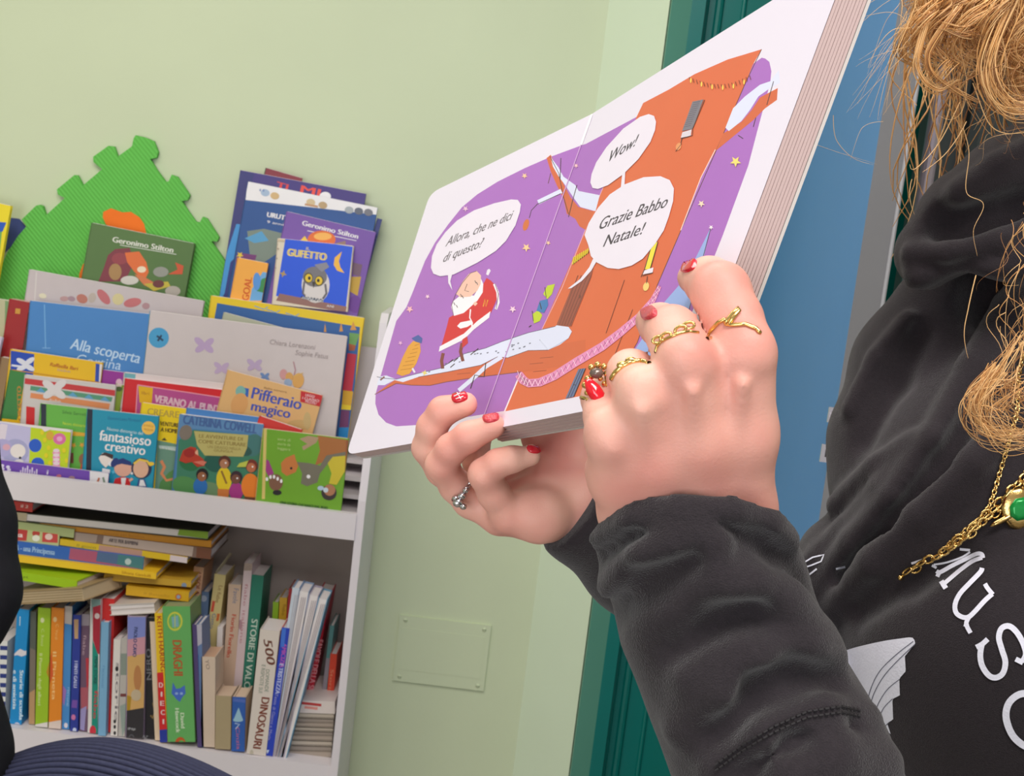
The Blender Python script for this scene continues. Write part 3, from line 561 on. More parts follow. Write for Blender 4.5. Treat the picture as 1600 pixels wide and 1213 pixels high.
def a_(p):
    p.poly(PX(z5, [(100, 240), (760, 320), (750, 420), (640, 380), (200, 350), (90, 420)]), (96, 140, 186)); p.poly(PX(z5, [(95, 440), (210, 360), (640, 400), (752, 420), (730, 940), (70, 860)]), (64, 126, 100))
    for x, y, rx, ry, c in ((150, 800, 22, 15, (84, 140, 80)), (180, 620, 16, 12, (44, 110, 70)), (680, 480, 14, 18, (70, 120, 120)), (380, 620, 18, 14, (40, 92, 80)), (660, 800, 14, 20, (60, 120, 70)), (350, 820, 20, 10, (110, 140, 100)), (600, 520, 14, 8, (50, 90, 84)), (150, 380, 10, 12, (130, 118, 108))): p.ell(*z5(x, y), rx, ry, c, .3)
    p.text('CATERINA COWELL', z5(130, 310), z5(700, 388), 15, (74, 104, 160), bold=1.5)
    p.poly(PX(z5, [(215, 368), (640, 400), (630, 500), (600, 570), (300, 560), (240, 480)]), (190, 178, 110)); p.text('LE AVVENTURE DI', z5(255, 420), z5(595, 446), 6, (150, 130, 70), bold=.6); p.text('COME CATTURARE', z5(250, 462), z5(620, 490), 6, (150, 130, 70), bold=.6); p.text('UN DRAGO NELLA', z5(320, 500), z5(580, 520), 4.5, (150, 130, 70)); p.text('GIUNGLA', z5(370, 528), z5(520, 540), 4, (150, 130, 70))
    p.poly(PX(z5, [(100, 600), (130, 520), (190, 490), (230, 500), (240, 550), (290, 590), (300, 640), (240, 650), (200, 610), (150, 620)]), (186, 62, 44)); p.poly(PX(z5, [(215, 540), (245, 510), (250, 560)]), (230, 170, 140)); p.poly(PX(z5, [(210, 610), (280, 600), (315, 610), (290, 640)]), (214, 120, 100)); p.ell(*z5(180, 540), 9, 7, (160, 44, 40))
    for hx, hy, hc, bx, by, bw, bh, bc, sk in ((280, 710, (36, 30, 34), 265, 800, 11, 13, (46, 110, 180), (150, 96, 66)), (455, 610, (90, 50, 40), 450, 750, 12, 20, (226, 196, 40), (176, 120, 90)), (545, 730, (60, 40, 50), 545, 840, 11, 14, (168, 56, 132), (120, 76, 60)), (665, 640, (120, 50, 40), 655, 800, 14, 20, (232, 130, 44), (186, 110, 76))):
        p.ell(*z5(bx, by), bw, bh, bc); p.ell(*z5(hx, hy), 9.5, 10, hc); p.ell(*z5(hx-3, hy+15), 7, 7.5, sk); p.ell(*z5(hx+8, hy+8), 1.4, 1.4, WHT)
    p.poly(PX(z5, [(400, 820), (490, 825), (485, 885), (400, 880)]), (206, 120, 60)); p.line([z5(430, 680), z5(470, 780)], 3, (150, 110, 50)); p.poly(PX(z5, [(570, 620), (640, 600), (620, 650), (550, 650)]), (190, 196, 80)); p.poly(PX(z5, [(610, 880), (700, 890), (690, 915), (610, 910)]), (110, 70, 50))
face_book('blue-topped jungle storybook with four painted children and a red dragon', z5(105, 238), z5(762, 318), 2.845, TZ[0], .02, (80, 130, 176), a_, 12, name='storybook')
face_book('blue book just behind the jungle storybook, only its top edge showing', z5(160, 186), z5(730, 262), 2.88, TZ[0], .008, (72, 126, 190), None, 12)
face_book('red and white thin book leaning behind the green upside-down book', z5(730, 250), z5(1060, 360), 2.865, TZ[0], .010, (214, 60, 54), None, 12)
def a_(p):
    p.poly(PX(z5, [(760, 350), (785, 352), (770, 900), (745, 900)]), (214, 190, 110)); p.poly(PX(z5, [(1180, 405), (1420, 440), (1410, 540), (1250, 600), (1160, 640), (1200, 520)]), (170, 106, 54)); p.ell(*z5(1095, 500), 19, 20, (112, 164, 42)); p.poly(PX(z5, [(1040, 430), (1110, 405), (1190, 420), (1170, 460), (1070, 520), (1060, 490), (1100, 470)]), (176, 146, 116))
    p.poly(PX(z5, [(895, 620), (930, 580), (1000, 550), (1010, 590), (1030, 640), (1010, 690), (940, 720), (900, 690)]), (200, 120, 60)); p.poly(PX(z5, [(1020, 610), (1120, 620), (1200, 640), (1250, 560), (1400, 530), (1420, 560), (1280, 600), (1200, 700), (1180, 770), (1100, 800), (1050, 780), (1060, 700)]), (118, 112, 96)); p.ell(*z5(1110, 725), 3, 3, WHT); p.ell(*z5(975, 660), 2, 2, BLK)
    p.poly(PX(z5, [(780, 590), (800, 600), (840, 700), (800, 730), (775, 680)]), (160, 60, 130)); p.ell(*z5(855, 770), 11, 13, (130, 90, 70)); p.ell(*z5(865, 850), 7, 4, BLK); 
    for i in range(5): p.ell(*z5(785+i*28, 745-20*math.sin(i)), 2, 3, WHT)
    p.poly(PX(z5, [(1260, 620), (1300, 570), (1410, 560), (1420, 640), (1330, 790), (1270, 780), (1290, 700)]), (206, 186, 50)); p.ell(*z5(1270, 850), 12, 12, (60, 50, 50)); p.ell(*z5(1275, 830), 9, 9, (176, 120, 86)); p.ell(*z5(1245, 830), 4, 4, (200, 214, 224)); p.ell(*z5(1205, 815), 5, 3.5, (180, 200, 220))
    p.poly(PX(z5, [(1425, 440), (1415, 1010), (1380, 1005), (1405, 440)]), (150, 84, 50))
    for i, t in enumerate(('sere di', 'storie da', 'leggere')): p.text(t, z5(868, 440+i*36), z5(968, 452+i*36), 4.5, (190, 214, 130))
    p.text('UNA STORIA CHE NASCE DAL BUIO', z5(888, 938), z5(1258, 982), 4.6, (44, 84, 30), bold=.8)
face_book('lime green picture book shown upside down at the right end of the front row', z5(756, 350), z5(1425, 430), 2.80, TZ[0], .010, (112, 164, 42), a_, 12, spine=(220, 190, 120), pages=(240, 214, 190), BL=z5(742, 925))
# ---- lower compartment: upright spines, left to right
YS = 2.79
def vtext(p, z, t, top, bot, h, col, bold=0): p.text(t, z(*top), z(*bot), h, col, bold=bold)
def a_(p):
    for i in range(9): p.poly(PX(z7, [(0, 370+i*60), (50, 372+i*60), (48, 400+i*60), (0, 398+i*60)]), (44, 60, 130))
spine_book('white book with navy bars half hidden by the dark sleeve', z7(-30, 335), z7(52, 330), z7(-50, 930), YS, .099, (226, 226, 222), a_)
def a_(p):
    vtext(p, z7, 'Storie di scuola', (128, 530), (125, 850), 6, (214, 234, 246), 1); vtext(p, z7, 'e di amicizia', (85, 530), (82, 780), 6, (214, 234, 246), 1)
    p.poly(PX(z7, [(75, 440), (110, 405), (130, 390), (160, 405), (200, 390), (195, 420), (140, 440), (110, 430)]), (226, 220, 226)); p.ell(*z7(110, 890), 5, 6, (190, 200, 226)); p.line([z7(130, 180), z7(128, 240)], 1.5, (190, 220, 240))
spine_book('bright blue leaning book with white downward writing', z7(112, 130), z7(192, 148), z7(58, 935), YS+.005, .105, (24, 140, 206), a_)
spine_book('thin brown-grey book right of the bright blue one', z7(196, 150), z7(236, 152), z7(186, 930), YS+.02, .105, (128, 116, 104), lambda p: (p.poly(PX(z7, [(180, 680), (230, 650), (225, 930), (180, 930)]), (190, 150, 110)), p.poly(PX(z7, [(196, 150), (240, 150), (230, 400), (190, 380)]), (92, 96, 88))))
def a_(p):
    p.poly(PX(z7, [(228, 880), (318, 862), (318, 970), (225, 960)]), (226, 218, 214)); vtext(p, z7, 'Il Pianeta degli alberi', (255, 420), (245, 755), 5, (206, 220, 140), .8); vtext(p, z7, 'C. Rossi', (268, 260), (264, 370), 4.5, (206, 220, 140)); p.ell(*z7(274, 205), 3, 4, (220, 226, 170))
    p.poly(PX(z7, [(328, 440), (300, 540), (330, 620)]), (196, 140, 40))
spine_book('lime green book with pale lower spine', z7(247, 122), z7(332, 122), z7(226, 962), YS, .099, (158, 194, 40), a_)
def a_(p):
    p.poly(PX(z7, [(315, 865), (400, 850), (395, 970), (312, 970)]), (226, 206, 196)); vtext(p, z7, 'Il Pianeta', (342, 410), (336, 720), 6, (248, 200, 130), .8); vtext(p, z7, 'C. Verdi', (362, 230), (356, 330), 4.5, (240, 190, 110)); p.poly(PX(z7, [(333, 410), (320, 480), (310, 640), (345, 560)]), (220, 90, 40)); p.ell(*z7(356, 200), 3, 4, (240, 200, 140))
spine_book('orange book right of the lime green one', z7(334, 122), z7(418, 122), z7(313, 970), YS, .099, (232, 138, 38), a_)
def a_(p):
    p.poly(PX(z7, [(415, 112), (472, 112), (470, 235), (418, 225)]), (206, 196, 190)); vtext(p, z7, 'racconti', (438, 640), (430, 760), 4.5, (170, 206, 236)); p.ell(*z7(426, 885), 3, 4, (226, 220, 230)); p.poly(PX(z7, [(405, 620), (430, 660), (415, 760), (400, 720)]), (160, 120, 190))
spine_book('light blue book with a grey-white top, right of the orange book', z7(419, 112), z7(470, 112), z7(398, 950), YS+.01, .099, (72, 142, 208), a_)
def a_(p):
    p.poly(PX(z7, [(478, 200), (508, 200), (505, 325), (482, 325)]), (200, 160, 120)); vtext(p, z7, 'I FINTI GALLI', (482, 470), (476, 640), 5.5, (196, 200, 236), .8); p.quadr(*z7(468, 720), *z7(502, 770), (120, 80, 170)); p.ell(*z7(475, 833), 3.4, 4.4, (210, 120, 170)); p.ell(*z7(482, 915), 3, 3.5, (200, 210, 240))
spine_book('navy book with small tan panel near the top', z7(473, 170), z7(526, 170), z7(452, 950), YS, .093, (44, 60, 152), a_)
def a_(p):
    p.poly(PX(z7, [(528, 165), (585, 165), (582, 240), (525, 240)]), (160, 148, 160)); p.poly(PX(z7, [(520, 640), (575, 640), (570, 780), (525, 780)]), (176, 90, 104)); p.poly(PX(z7, [(522, 780), (560, 760), (545, 920), (518, 910)]), (160, 150, 200)); vtext(p, z7, 'fiabe', (540, 300), (532, 430), 5, (190, 160, 170)); p.poly(PX(z7, [(555, 450), (580, 450), (575, 640), (560, 640)]), (190, 56, 70))
spine_book('mauve and dark red mottled book between the navy and teal ones', z7(527, 164), z7(583, 166), z7(515, 955), YS+.01, .093, (112, 84, 108), a_)
def a_(p):
    p.poly(PX(z7, [(590, 70), (650, 64), (650, 110), (600, 130), (592, 240)]), (130, 160, 156)); p.poly(PX(z7, [(600, 120), (655, 105), (650, 430), (630, 420), (600, 330)]), (176, 40, 60)); p.poly(PX(z7, [(598, 330), (635, 430), (632, 960), (592, 960)]), (24, 142, 124)); vtext(p, z7, 'PRIME STORIE', (612, 440), (605, 620), 5.5, (20, 90, 84), .8); vtext(p, z7, 'fiabe', (612, 660), (602, 840), 6, (190, 70, 80), 1); p.ell(*z7(600, 920), 5, 8, (206, 50, 66)); p.ell(*z7(628, 178), 4, 4.5, (220, 200, 200))
spine_book('tall teal and red spine with white edge', z7(586, 66), z7(655, 62), z7(566, 965), YS, .105, (226, 220, 218), a_)
spine_book('light blue thin book standing before the red board book', z7(655, 216), z7(706, 214), z7(634, 968), YS-.012, .068, (126, 176, 212), lambda p: vtext(p, z7, 'racconti', (665, 500), (655, 640), 4.5, (84, 140, 190)))
spine_book('thick red board book with pale pages at its top', z7(655, 62), z7(745, 56), z7(630, 968), YS+.025, .117, (210, 44, 44), lambda p: vtext(p, z7, 'giochi', (722, 300), (700, 700), 5, (190, 40, 40)))
def a_(p):
    vtext(p, z7, 'storie', (752, 480), (740, 860), 6, (120, 110, 116), .6); p.ell(*z7(756, 520), 2.6, 4, BLK)
    for y in (860, 895, 935): p.ell(*z7(742, y), 2, 3, BLK)
spine_book('low white book with small black symbols', z7(736, 328), z7(782, 322), z7(714, 975), YS, .086, (230, 222, 216), a_)
def a_(p):
    p.poly(PX(z7, [(782, 420), (825, 420), (822, 560), (780, 560)]), (140, 150, 140)); p.poly(PX(z7, [(778, 680), (820, 680), (818, 700), (778, 700)]), (120, 60, 60)); p.poly(PX(z7, [(775, 760), (820, 740), (816, 900), (790, 960)]), (150, 164, 156))
spine_book('low grey mottled book right of the white one', z7(783, 320), z7(827, 312), z7(764, 980), YS+.004, .086, (190, 184, 178), a_)
def a_(p):
    p.poly(PX(z7, [(826, 185), (945, 185), (945, 310), (828, 330)]), (130, 140, 206)); p.poly(PX(z7, [(826, 330), (945, 310), (945, 420), (824, 440)]), (206, 150, 164)); p.poly(PX(z7, [(824, 440), (945, 420), (955, 560), (935, 770), (822, 790)]), (216, 170, 104)); p.poly(PX(z7, [(820, 690), (850, 700), (840, 800), (820, 800)]), (180, 140, 30)); p.poly(PX(z7, [(820, 790), (935, 770), (1000, 985), (815, 980)]), (50, 46, 50))
    vtext(p, z7, 'PAOLO CAVO', (868, 250), (858, 440), 6, (70, 80, 130), .8); p.text('iMF', z7(825, 912), z7(875, 922), 4, (200, 200, 205)); p.ell(*z7(850, 965), 4, 5, (110, 110, 116)); p.ell(*z7(850, 965), 3, 4, (50, 46, 50)); p.text('AZ', z7(920, 965), z7(955, 972), 5, (150, 150, 156)); p.ell(*z7(890, 580), 6, 20, (190, 130, 80)); p.ell(*z7(880, 690), 8, 9, (200, 180, 150))
spine_book('thick novel with violet sky, sandy middle and black foot on its spine', z7(826, 176), z7(948, 178), z7(812, 982), YS-.004, .093, (170, 150, 180), a_)
def a_(p):
    p.text('NERO', z7(980, 590), z7(975, 390), 8, (120, 120, 124), bold=.6); p.line([z7(990, 740), z7(1005, 800), z7(985, 840), z7(975, 820)], 2.6, (150, 120, 70))
spine_book('black book with grey capitals right of the sandy novel', z7(946, 190), z7(1008, 200), z7(940, 990), YS+.012, .093, (34, 32, 36), a_)
def a_(p):
    p.poly(PX(z7, [(1012, 545), (1056, 540), (1080, 910), (1030, 915)]), (214, 40, 44)); p.poly(PX(z7, [(1030, 915), (1080, 910), (1084, 1040), (1034, 1040)]), (40, 60, 160)); p.text('KEITH HARING', z7(1014, 180), z7(1040, 535), 7.5, (180, 50, 34), bold=.4)
    for i, ch in enumerate('DIECI'): w_ = 4 if ch == 'I' else 12; p.text(ch, z7(1041+i*4-w_, 640+i*59), z7(1041+i*4+w_, 640+i*59), 8, (240, 214, 214), bold=.6)
    p.star(*z7(1060, 1015), 3, WHT)
spine_book('narrow spine in yellow, red and blue with tall letters', z7(1000, 160), z7(1052, 156), z7(1036, 1030), YS-.012, .111, (240, 196, 34), a_, pages=(230, 210, 180))
spine_book('cream page edge between the black book and the yellow and red spine', z7(968, 215), z7(1000, 200), z7(1004, 1010), YS+.004, .099, (226, 204, 180))
def a_(p):
    p.ell(*z8(183, 382), 12, 15, (214, 214, 76)); p.ell(*z8(182, 382), 9.6, 12, (120, 186, 100)); p.poly(PX(z8, [(165, 360), (200, 350), (205, 410), (170, 415)]), (130, 180, 190)); p.line([z8(182, 345), z8(184, 420)], 1.4, (200, 210, 90))
    p.text('DRAGHI', z8(170, 485), z8(178, 672), 15, (186, 96, 50), bold=1.4, up=(1, .02))
    p.poly(PX(z8, [(165, 770), (172, 710), (190, 745), (212, 742), (236, 725), (240, 770), (222, 790), (210, 815), (190, 800), (180, 785)]), (74, 110, 206)); p.ell(*z8(192, 770), 2.6, 2, (150, 180, 230)); p.ell(*z8(218, 770), 2.6, 2, (150, 180, 230))
    p.text('David', z8(212, 875), z8(216, 955), 6.5, (214, 236, 200), bold=1, up=(1, .02)); p.text('Hawcock', z8(184, 850), z8(190, 980), 6.5, (214, 236, 200), bold=1, up=(1, .02))
    p.ell(*z8(212, 1035), 8, 9, (206, 90, 40)); p.ell(*z8(218, 1038), 5, 5, (104, 184, 92)); p.line([z8(195, 1045), z8(212, 1062), z8(232, 1055)], 2.4, (214, 190, 40))
spine_book('thick green book with red capitals and a blue dragon head on its spine', z8(116, 302), z8(272, 312), z8(147, 1060), YS-.02, .093, (106, 180, 100), a_, boards=(126, 160, 104), pages=(150, 160, 120))
spine_book('thin violet and blue book with white page top', z8(276, 400), z8(300, 396), z8(306, 1085), YS-.012, .074, (84, 70, 120))
spine_book('slate blue paperback with curled white page top', z8(300, 398), z8(328, 396), z8(312, 1085), YS-.01, .074, (104, 130, 176), lambda p: (p.poly(PX(z8, [(296, 400), (330, 396), (330, 500), (298, 520)]), (190, 186, 200)), p.poly(PX(z8, [(300, 560), (312, 560), (316, 1080), (304, 1080)]), (60, 110, 170))))
spine_book('low cream book with two pencilled letters on its spine', z8(325, 572), z8(404, 570), z8(322, 1092), YS-.01, .080, (218, 196, 176), lambda p: (p.text('YO', z8(345, 588), z8(352, 640), 6, (130, 110, 100), up=(1, 0)),), pages=(222, 178, 146))
spine_book('kraft coloured box spine beside the small blue spine', z8(402, 782), z8(490, 784), z8(398, 1108), YS-.014, .074, (176, 158, 124), None, pages=(222, 196, 172), boards=(206, 184, 164), name='book_box', cat='box')
def a_(p):
    p.quadr(*z8(496, 795), *z8(562, 812), (84, 110, 190)); p.poly(PX(z8, [(525, 845), (550, 915), (496, 915)]), (160, 200, 220)); p.ell(*z8(522, 912), 8, 3, (160, 200, 220)); p.text('Cinzia', z8(510, 950), z8(515, 1070), 6, (200, 110, 150), up=(1, 0)); p.line([z8(505, 930), z8(530, 935), z8(508, 960)], 1.6, (190, 210, 236)); p.quadr(*z8(495, 1080), *z8(552, 1100), (160, 180, 220))
spine_book('small blue spine with a pale dress shape, right of the kraft box', z8(492, 790), z8(566, 792), z8(486, 1110), YS-.014, .074, (50, 96, 178), a_, boards=(210, 186, 164), pages=(226, 200, 176), th=.004)
def a_(p):
    p.text('500', z8(658, 480), z8(678, 612), 14, (112, 60, 44), bold=1.2, up=(1, .12)); p.text('DOMANDE', z8(672, 640), z8(665, 760), 6, (110, 130, 110), up=(1, .12)); p.text('E RISPOSTE SUI', z8(650, 615), z8(632, 765), 6, (110, 130, 110), up=(1, .12)); p.text('DINOSAURI', z8(650, 790), z8(602, 1062), 13, (130, 62, 44), bold=1.2, up=(1, .12)); p.ell(*z8(595, 1090), 3, 5, (200, 190, 170))
spine_book('tall white spine with dark red title capitals', z8(641, 424), z8(752, 432), z8(566, 1105), YS-.016, .093, (226, 214, 204), a_)
def a_(p):
    p.text('AMICIZIA', z8(762, 500), z8(745, 630), 7, (190, 90, 190), bold=.8, up=(1, .12)); p.text('E TRISTEZZA', z8(745, 610), z8(722, 770), 7, (200, 206, 240), bold=.8, up=(1, .12)); p.text('Testo di Gianni e Maria', z8(722, 770), z8(680, 1020), 5, (170, 170, 220), up=(1, .12)); p.poly(PX(z8, [(755, 420), (780, 420), (770, 520), (750, 520)]), (70, 120, 220)); p.poly(PX(z8, [(672, 1072), (690, 1074), (680, 1094)]), (214, 226, 246))
spine_book('slim royal blue spine with lilac lettering, leaning right', z8(758, 415), z8(802, 418), z8(664, 1120), YS-.01, .086, (44, 70, 190), a_, boards=(214, 90, 90))
for i, (x0, x1, xb, c, bd) in enumerate(((815, 850, 692, (206, 214, 226), (120, 150, 190)), (850, 905, 712, (214, 204, 206), (150, 170, 200)), (905, 955, 730, (222, 212, 214), (180, 170, 190)), (955, 1004, 745, (210, 200, 206), (110, 160, 190)))):
    y = 200+(x0-815)*.37
    nm = ('the leftmost, blue-grey cover', 'second from its left', 'third from its left', 'the rightmost, blue cover')[i]
    spine_book('white magazine fanned in the leaning bundle, ' + nm, z8(x0, y), z8(x1, y+20), z8(xb-14, 1118), YS-.006+.012*i*0, .068, c, (lambda p, x0=x0, xb=xb: [p.line([z8(x0+k*10+4, 240+(x0-815)*.35), z8(xb+k*4-8, 1110)], 1, (176, 164, 170)) for k in range(1, 4)]), boards=bd, fore=(i > 0), name='magazine', cat='magazine', group='magazines leaning in the lower compartment')
def a_(p):
    p.text('FAVOLE DELLA SERA', z8(950, 480), z8(888, 800), 9, (226, 150, 160), bold=.8, up=(1, .12))
YB = 3.02
spine_book('large red book with pale upward writing at the right end', z8(950, 236), z8(1018, 244), z8(850, 806), YB-.05, .099, (196, 30, 56), a_, floor=False)
spine_book('teal grey narrow book right of the large red one', z8(1016, 404), z8(1040, 402), z8(968, 806), YB-.04, .093, (88, 140, 140), lambda p: p.poly(PX(z8, [(990, 580), (1015, 580), (990, 806), (965, 806)]), (150, 140, 150)), floor=False)
spine_book('short orange-red book against the right side panel', z8(1018, 556), z8(1056, 556), z8(996, 808), YB-.05, .093, (222, 70, 44), lambda p: p.text('Storie', z8(1020, 640), z8(1005, 770), 5, (232, 150, 110), up=(1, .1)), floor=False)
spine_book('lime green short book behind the white spine', z8(710, 278), z8(741, 270), z8(700, 470), YB, .074, (140, 180, 44))
spine_book('gold short book next to the lime one', z8(746, 254), z8(788, 252), z8(735, 470), YB, .074, (208, 164, 50), lambda p: p.text('fiabe', z8(765, 290), z8(755, 350), 5, (150, 110, 30), up=(1, .1)))
spine_book('dark red book just left of the leaning white magazines', z8(796, 206), z8(822, 204), z8(770, 470), YB-.01, .074, (176, 50, 56))
def a_(p): p.text('STORIE DI VALORE', z8(596, 370), z8(546, 800), 10, (206, 222, 210), bold=.8, up=(1, .1))
spine_book('tall dark green spine with white capitals', z8(590, 130), z8(665, 134), z8(528, 760), YB-.04, .099, (44, 124, 104), a_)
spine_book('tall pinkish white narrow spine left of the dark green one', z8(556, 68), z8(602, 70), z8(500, 720), YB-.045, .099, (216, 196, 200), lambda p: (p.text('fiabe italiane', z8(560, 180), z8(530, 500), 5, (190, 130, 140), up=(1, .1)), p.poly(PX(z8, [(556, 68), (602, 70), (598, 110), (552, 110)]), (170, 150, 140)), p.ell(*z8(535, 400), 3, 8, (180, 140, 150))))
def a_(p): p.text('Favole', z8(500, 205), z8(492, 285), 8, (110, 120, 150), up=(1, .1)); p.text('Fiorin Fiorello', z8(490, 345), z8(460, 575), 7, (196, 90, 70), bold=.8, up=(1, .1))
spine_book('beige spine with reddish upright title in the back row', z8(472, 182), z8(543, 184), z8(436, 740), YB-.04, .093, (206, 178, 156), a_)
def a_(p): p.text('Le fiabe', z8(420, 190), z8(400, 280), 6, (150, 110, 60), up=(1, .12)); p.poly(PX(z8, [(385, 270), (400, 275), (390, 330), (375, 330)]), (214, 90, 70)); p.text('Gatto', z8(385, 340), z8(370, 420), 6, (90, 120, 170), up=(1, .12)); p.poly(PX(z8, [(410, 340), (425, 342), (418, 380), (404, 380)]), (206, 110, 60))
spine_book('cream-yellow spine beneath the curled loose page', z8(397, 126), z8(460, 128), z8(330, 640), YB-.02, .093, (218, 200, 140), a_)
spine_book('peach spine with brown capitals just right of the flat stack', z8(286, 86), z8(342, 88), z8(246, 420), YB-.02, .093, (226, 178, 144), lambda p: p.text("L'ISOLA DEI", z8(302, 120), z8(282, 300), 7, (150, 70, 50), bold=.6, up=(1, .1)))
spine_book('grey-blue spine between the peach and the cream-yellow ones', z8(328, 222), z8(368, 224), z8(306, 640), YB-.01, .093, (104, 128, 164), lambda p: p.ell(*z8(338, 260), 5, 5, (170, 180, 200)))
spine_book('small white spine in front of the beige back-row spine', z8(412, 412), z8(442, 410), z8(400, 700), YB-.06, .1, (232, 224, 220))
b = MB()
pts = [z8(400, 124), z8(412, 100), z8(440, 66), z8(478, 14)]; pt2 = [z8(420, 120), z8(428, 104), z8(452, 72), z8(486, 34)]
F3 = [onY(*p, YM_(YB-.025)) for p in pts]; G3 = [onY(*p, YM_(YB+.06)) for p in pt2]
for i in range(3): b.box(F3[i], F3[i+1]-F3[i], G3[i]-F3[i], (0, 0, .0006), paper((206, 196, 160)))
tag(b.build('loose_page'), 'curled cream loose page sticking up behind the cream-yellow spine', 'paper')
# thin booklets stacked flat at the right end
y = 806; zs = [(806, 872), (874, 898), (902, 924), (928, 946), (950, 968), (972, 992), (996, 1018), (1022, 1046), (1050, 1076), (1080, 1110)]
nth = ('white', 'second from top', 'third from top', 'fourth from top', 'fifth from top', 'sixth from top', 'fourth from bottom', 'third from bottom', 'second from bottom', 'at the very bottom')
for i, (ya, yb) in enumerate(zs):
    t = (ya-806)/300; xl = 812-70*t; xr = 1042-22*t
    art = (lambda p: (p.quadr(*z8(850, 812), *z8(970, 826), (190, 60, 60)), p.quadr(*z8(880, 836), *z8(950, 850), (226, 150, 140)))) if i == 0 else (lambda p, xl=xl, xr=xr, yb=yb: p.line([z8(xl, yb-3), z8(xr, yb+3)], 1.2, (120, 108, 98)))
    spine_book('grey booklet stacked flat in the right corner, ' + nth[i] if i else 'white-topped booklet with red print, top of the corner stack', z8(xl, ya), z8(xr, ya+8), z8(xl, yb), 2.84+.004*(i % 3), .16, (224, 212, 208) if i == 0 else ((172, 158, 146), (190, 178, 164), (158, 146, 136))[i % 3], art, flat=True, name='booklet', group='booklets stacked in the right corner', th=.0008)
# flat stack on top of the upright books
def T(lbl, z, tl, tr, bl, Y, col, art=None, depth=.17, **k): return spine_book(lbl, z(*tl), z(*tr), z(*bl), Y, depth, col, art, flat=True, **k)
T('yellow and red thick book at the top left of the flat stack', z6, (-60, 0), (205, 26), (-62, 56), 2.84, (206, 60, 54), lambda p: (p.poly(PX(z6, [(-60, 0), (82, 14), (80, 66), (-60, 60)]), (226, 190, 40)), p.text('il 2', z6(130, 52), z6(175, 58), 5, (240, 200, 190), bold=.8)))
T('wide white-paged book with a green end near the top of the flat stack', z6, (20, 74), (1302, 205), (18, 126), 2.85, (226, 206, 208), lambda p: (p.poly(PX(z6, [(20, 70), (170, 86), (165, 140), (15, 120)]), (196, 180, 150)), p.poly(PX(z6, [(1120, 190), (1302, 205), (1300, 250), (1110, 225)]), (140, 176, 60))), fore=True, boards=(60, 60, 50))
T('thin orange-brown spine under the white-paged book', z6, (250, 148), (1322, 262), (248, 190), 2.86, (214, 146, 46), lambda p: p.text('racconti per bambini', z6(640, 218), z6(900, 244), 4, (186, 120, 40)))
T('pale green spine at the left of the flat stack', z6, (-60, 118), (465, 190), (-60, 172), 2.845, (176, 186, 130))
T('red and white patterned spine at the left of the flat stack', z6, (-60, 165), (372, 222), (-64, 246), 2.84, (196, 200, 140), lambda p: (p.poly(PX(z6, [(-60, 165), (175, 180), (165, 262), (-60, 250)]), (196, 66, 62)), p.text('gna', z6(62, 232), z6(140, 240), 8, (240, 220, 214), bold=1.5), p.poly(PX(z6, [(268, 190), (362, 200), (360, 275), (262, 268)]), (206, 76, 70)), p.ell(*z6(305, 236), 6, 5, (240, 210, 200)), p.ell(*z6(225, 215), 6, 5, (190, 70, 60)), p.ell(*z6(225, 245), 6, 5, (240, 240, 220))))
T('grey-brown spine with a pale title panel in the flat stack', z6, (466, 206), (1322, 312), (464, 272), 2.85, (132, 108, 98), lambda p: (p.poly(PX(z6, [(475, 210), (610, 225), (600, 275), (470, 265)]), (170, 150, 140)), p.poly(PX(z6, [(650, 225), (1210, 295), (1200, 360), (640, 280)]), (190, 170, 160)), p.text('ARTE PER BAMBINI', z6(680, 268), z6(860, 290), 6, (70, 60, 66), bold=1), p.poly(PX(z6, [(1230, 300), (1322, 312), (1315, 385), (1225, 370)]), (120, 76, 56))))
T('thin striped spine in yellow, pink and white', z6, (376, 250), (1172, 364), (374, 288), 2.845, (226, 190, 40), lambda p: (p.poly(PX(z6, [(620, 288), (890, 322), (885, 372), (615, 330)]), (196, 150, 130)), p.poly(PX(z6, [(1065, 350), (1175, 366), (1170, 420), (1060, 390)]), (226, 210, 214)), p.text('Il gioco', z6(480, 296), z6(600, 312), 4, (150, 140, 40))))
T('blue, pink and teal spine with script lettering', z6, (-40, 246), (900, 366), (-44, 330), 2.83, (52, 104, 190), lambda p: (p.poly(PX(z6, [(440, 305), (890, 360), (880, 440), (430, 375)]), (176, 90, 120)), p.poly(PX(z6, [(610, 330), (740, 345), (730, 410), (600, 390)]), (84, 110, 150)), p.poly(PX(z6, [(740, 345), (900, 365), (890, 440), (730, 410)]), (74, 130, 136)), p.ell(*z6(800, 392), 5, 5, (190, 210, 210)), p.text('A - una Principessa', z6(95, 318), z6(340, 350), 9, (160, 196, 236), bold=1)))
T('bright yellow wide spine jutting forward in the flat stack', z6, (-30, 336), (978, 462), (-34, 376), 2.81, (246, 200, 44), lambda p: p.text('Silvana Gandolfi', z6(760, 466), z6(940, 490), 4.5, (206, 150, 30), bold=.6))
T('lime green spine with white pages above it', z6, (-20, 432), (480, 512), (-22, 484), 2.815, (166, 206, 34), lambda p: p.text('M.M.', z6(110, 494), z6(180, 500), 4, (90, 120, 30)), yaw=-.25, pages=(240, 230, 226), th=.003)
T('dark yellow spine right of the lime book', z6, (650, 468), (1195, 512), (648, 508), 2.86, (206, 164, 54), lambda p: p.ell(*z6(1150, 540), 4, 4, (130, 150, 180)))
T('thick golden yellow spine with a round emblem, lowest right of the stack', z6, (790, 540), (1182, 582), (786, 600), 2.85, (222, 172, 36), lambda p: (p.text('Il Battello', z6(900, 596), z6(1060, 616), 4, (190, 140, 30)), p.ell(*z6(1115, 612), 5, 5, (206, 110, 40)), p.ell(*z6(1115, 612), 3, 3, (150, 170, 200))))
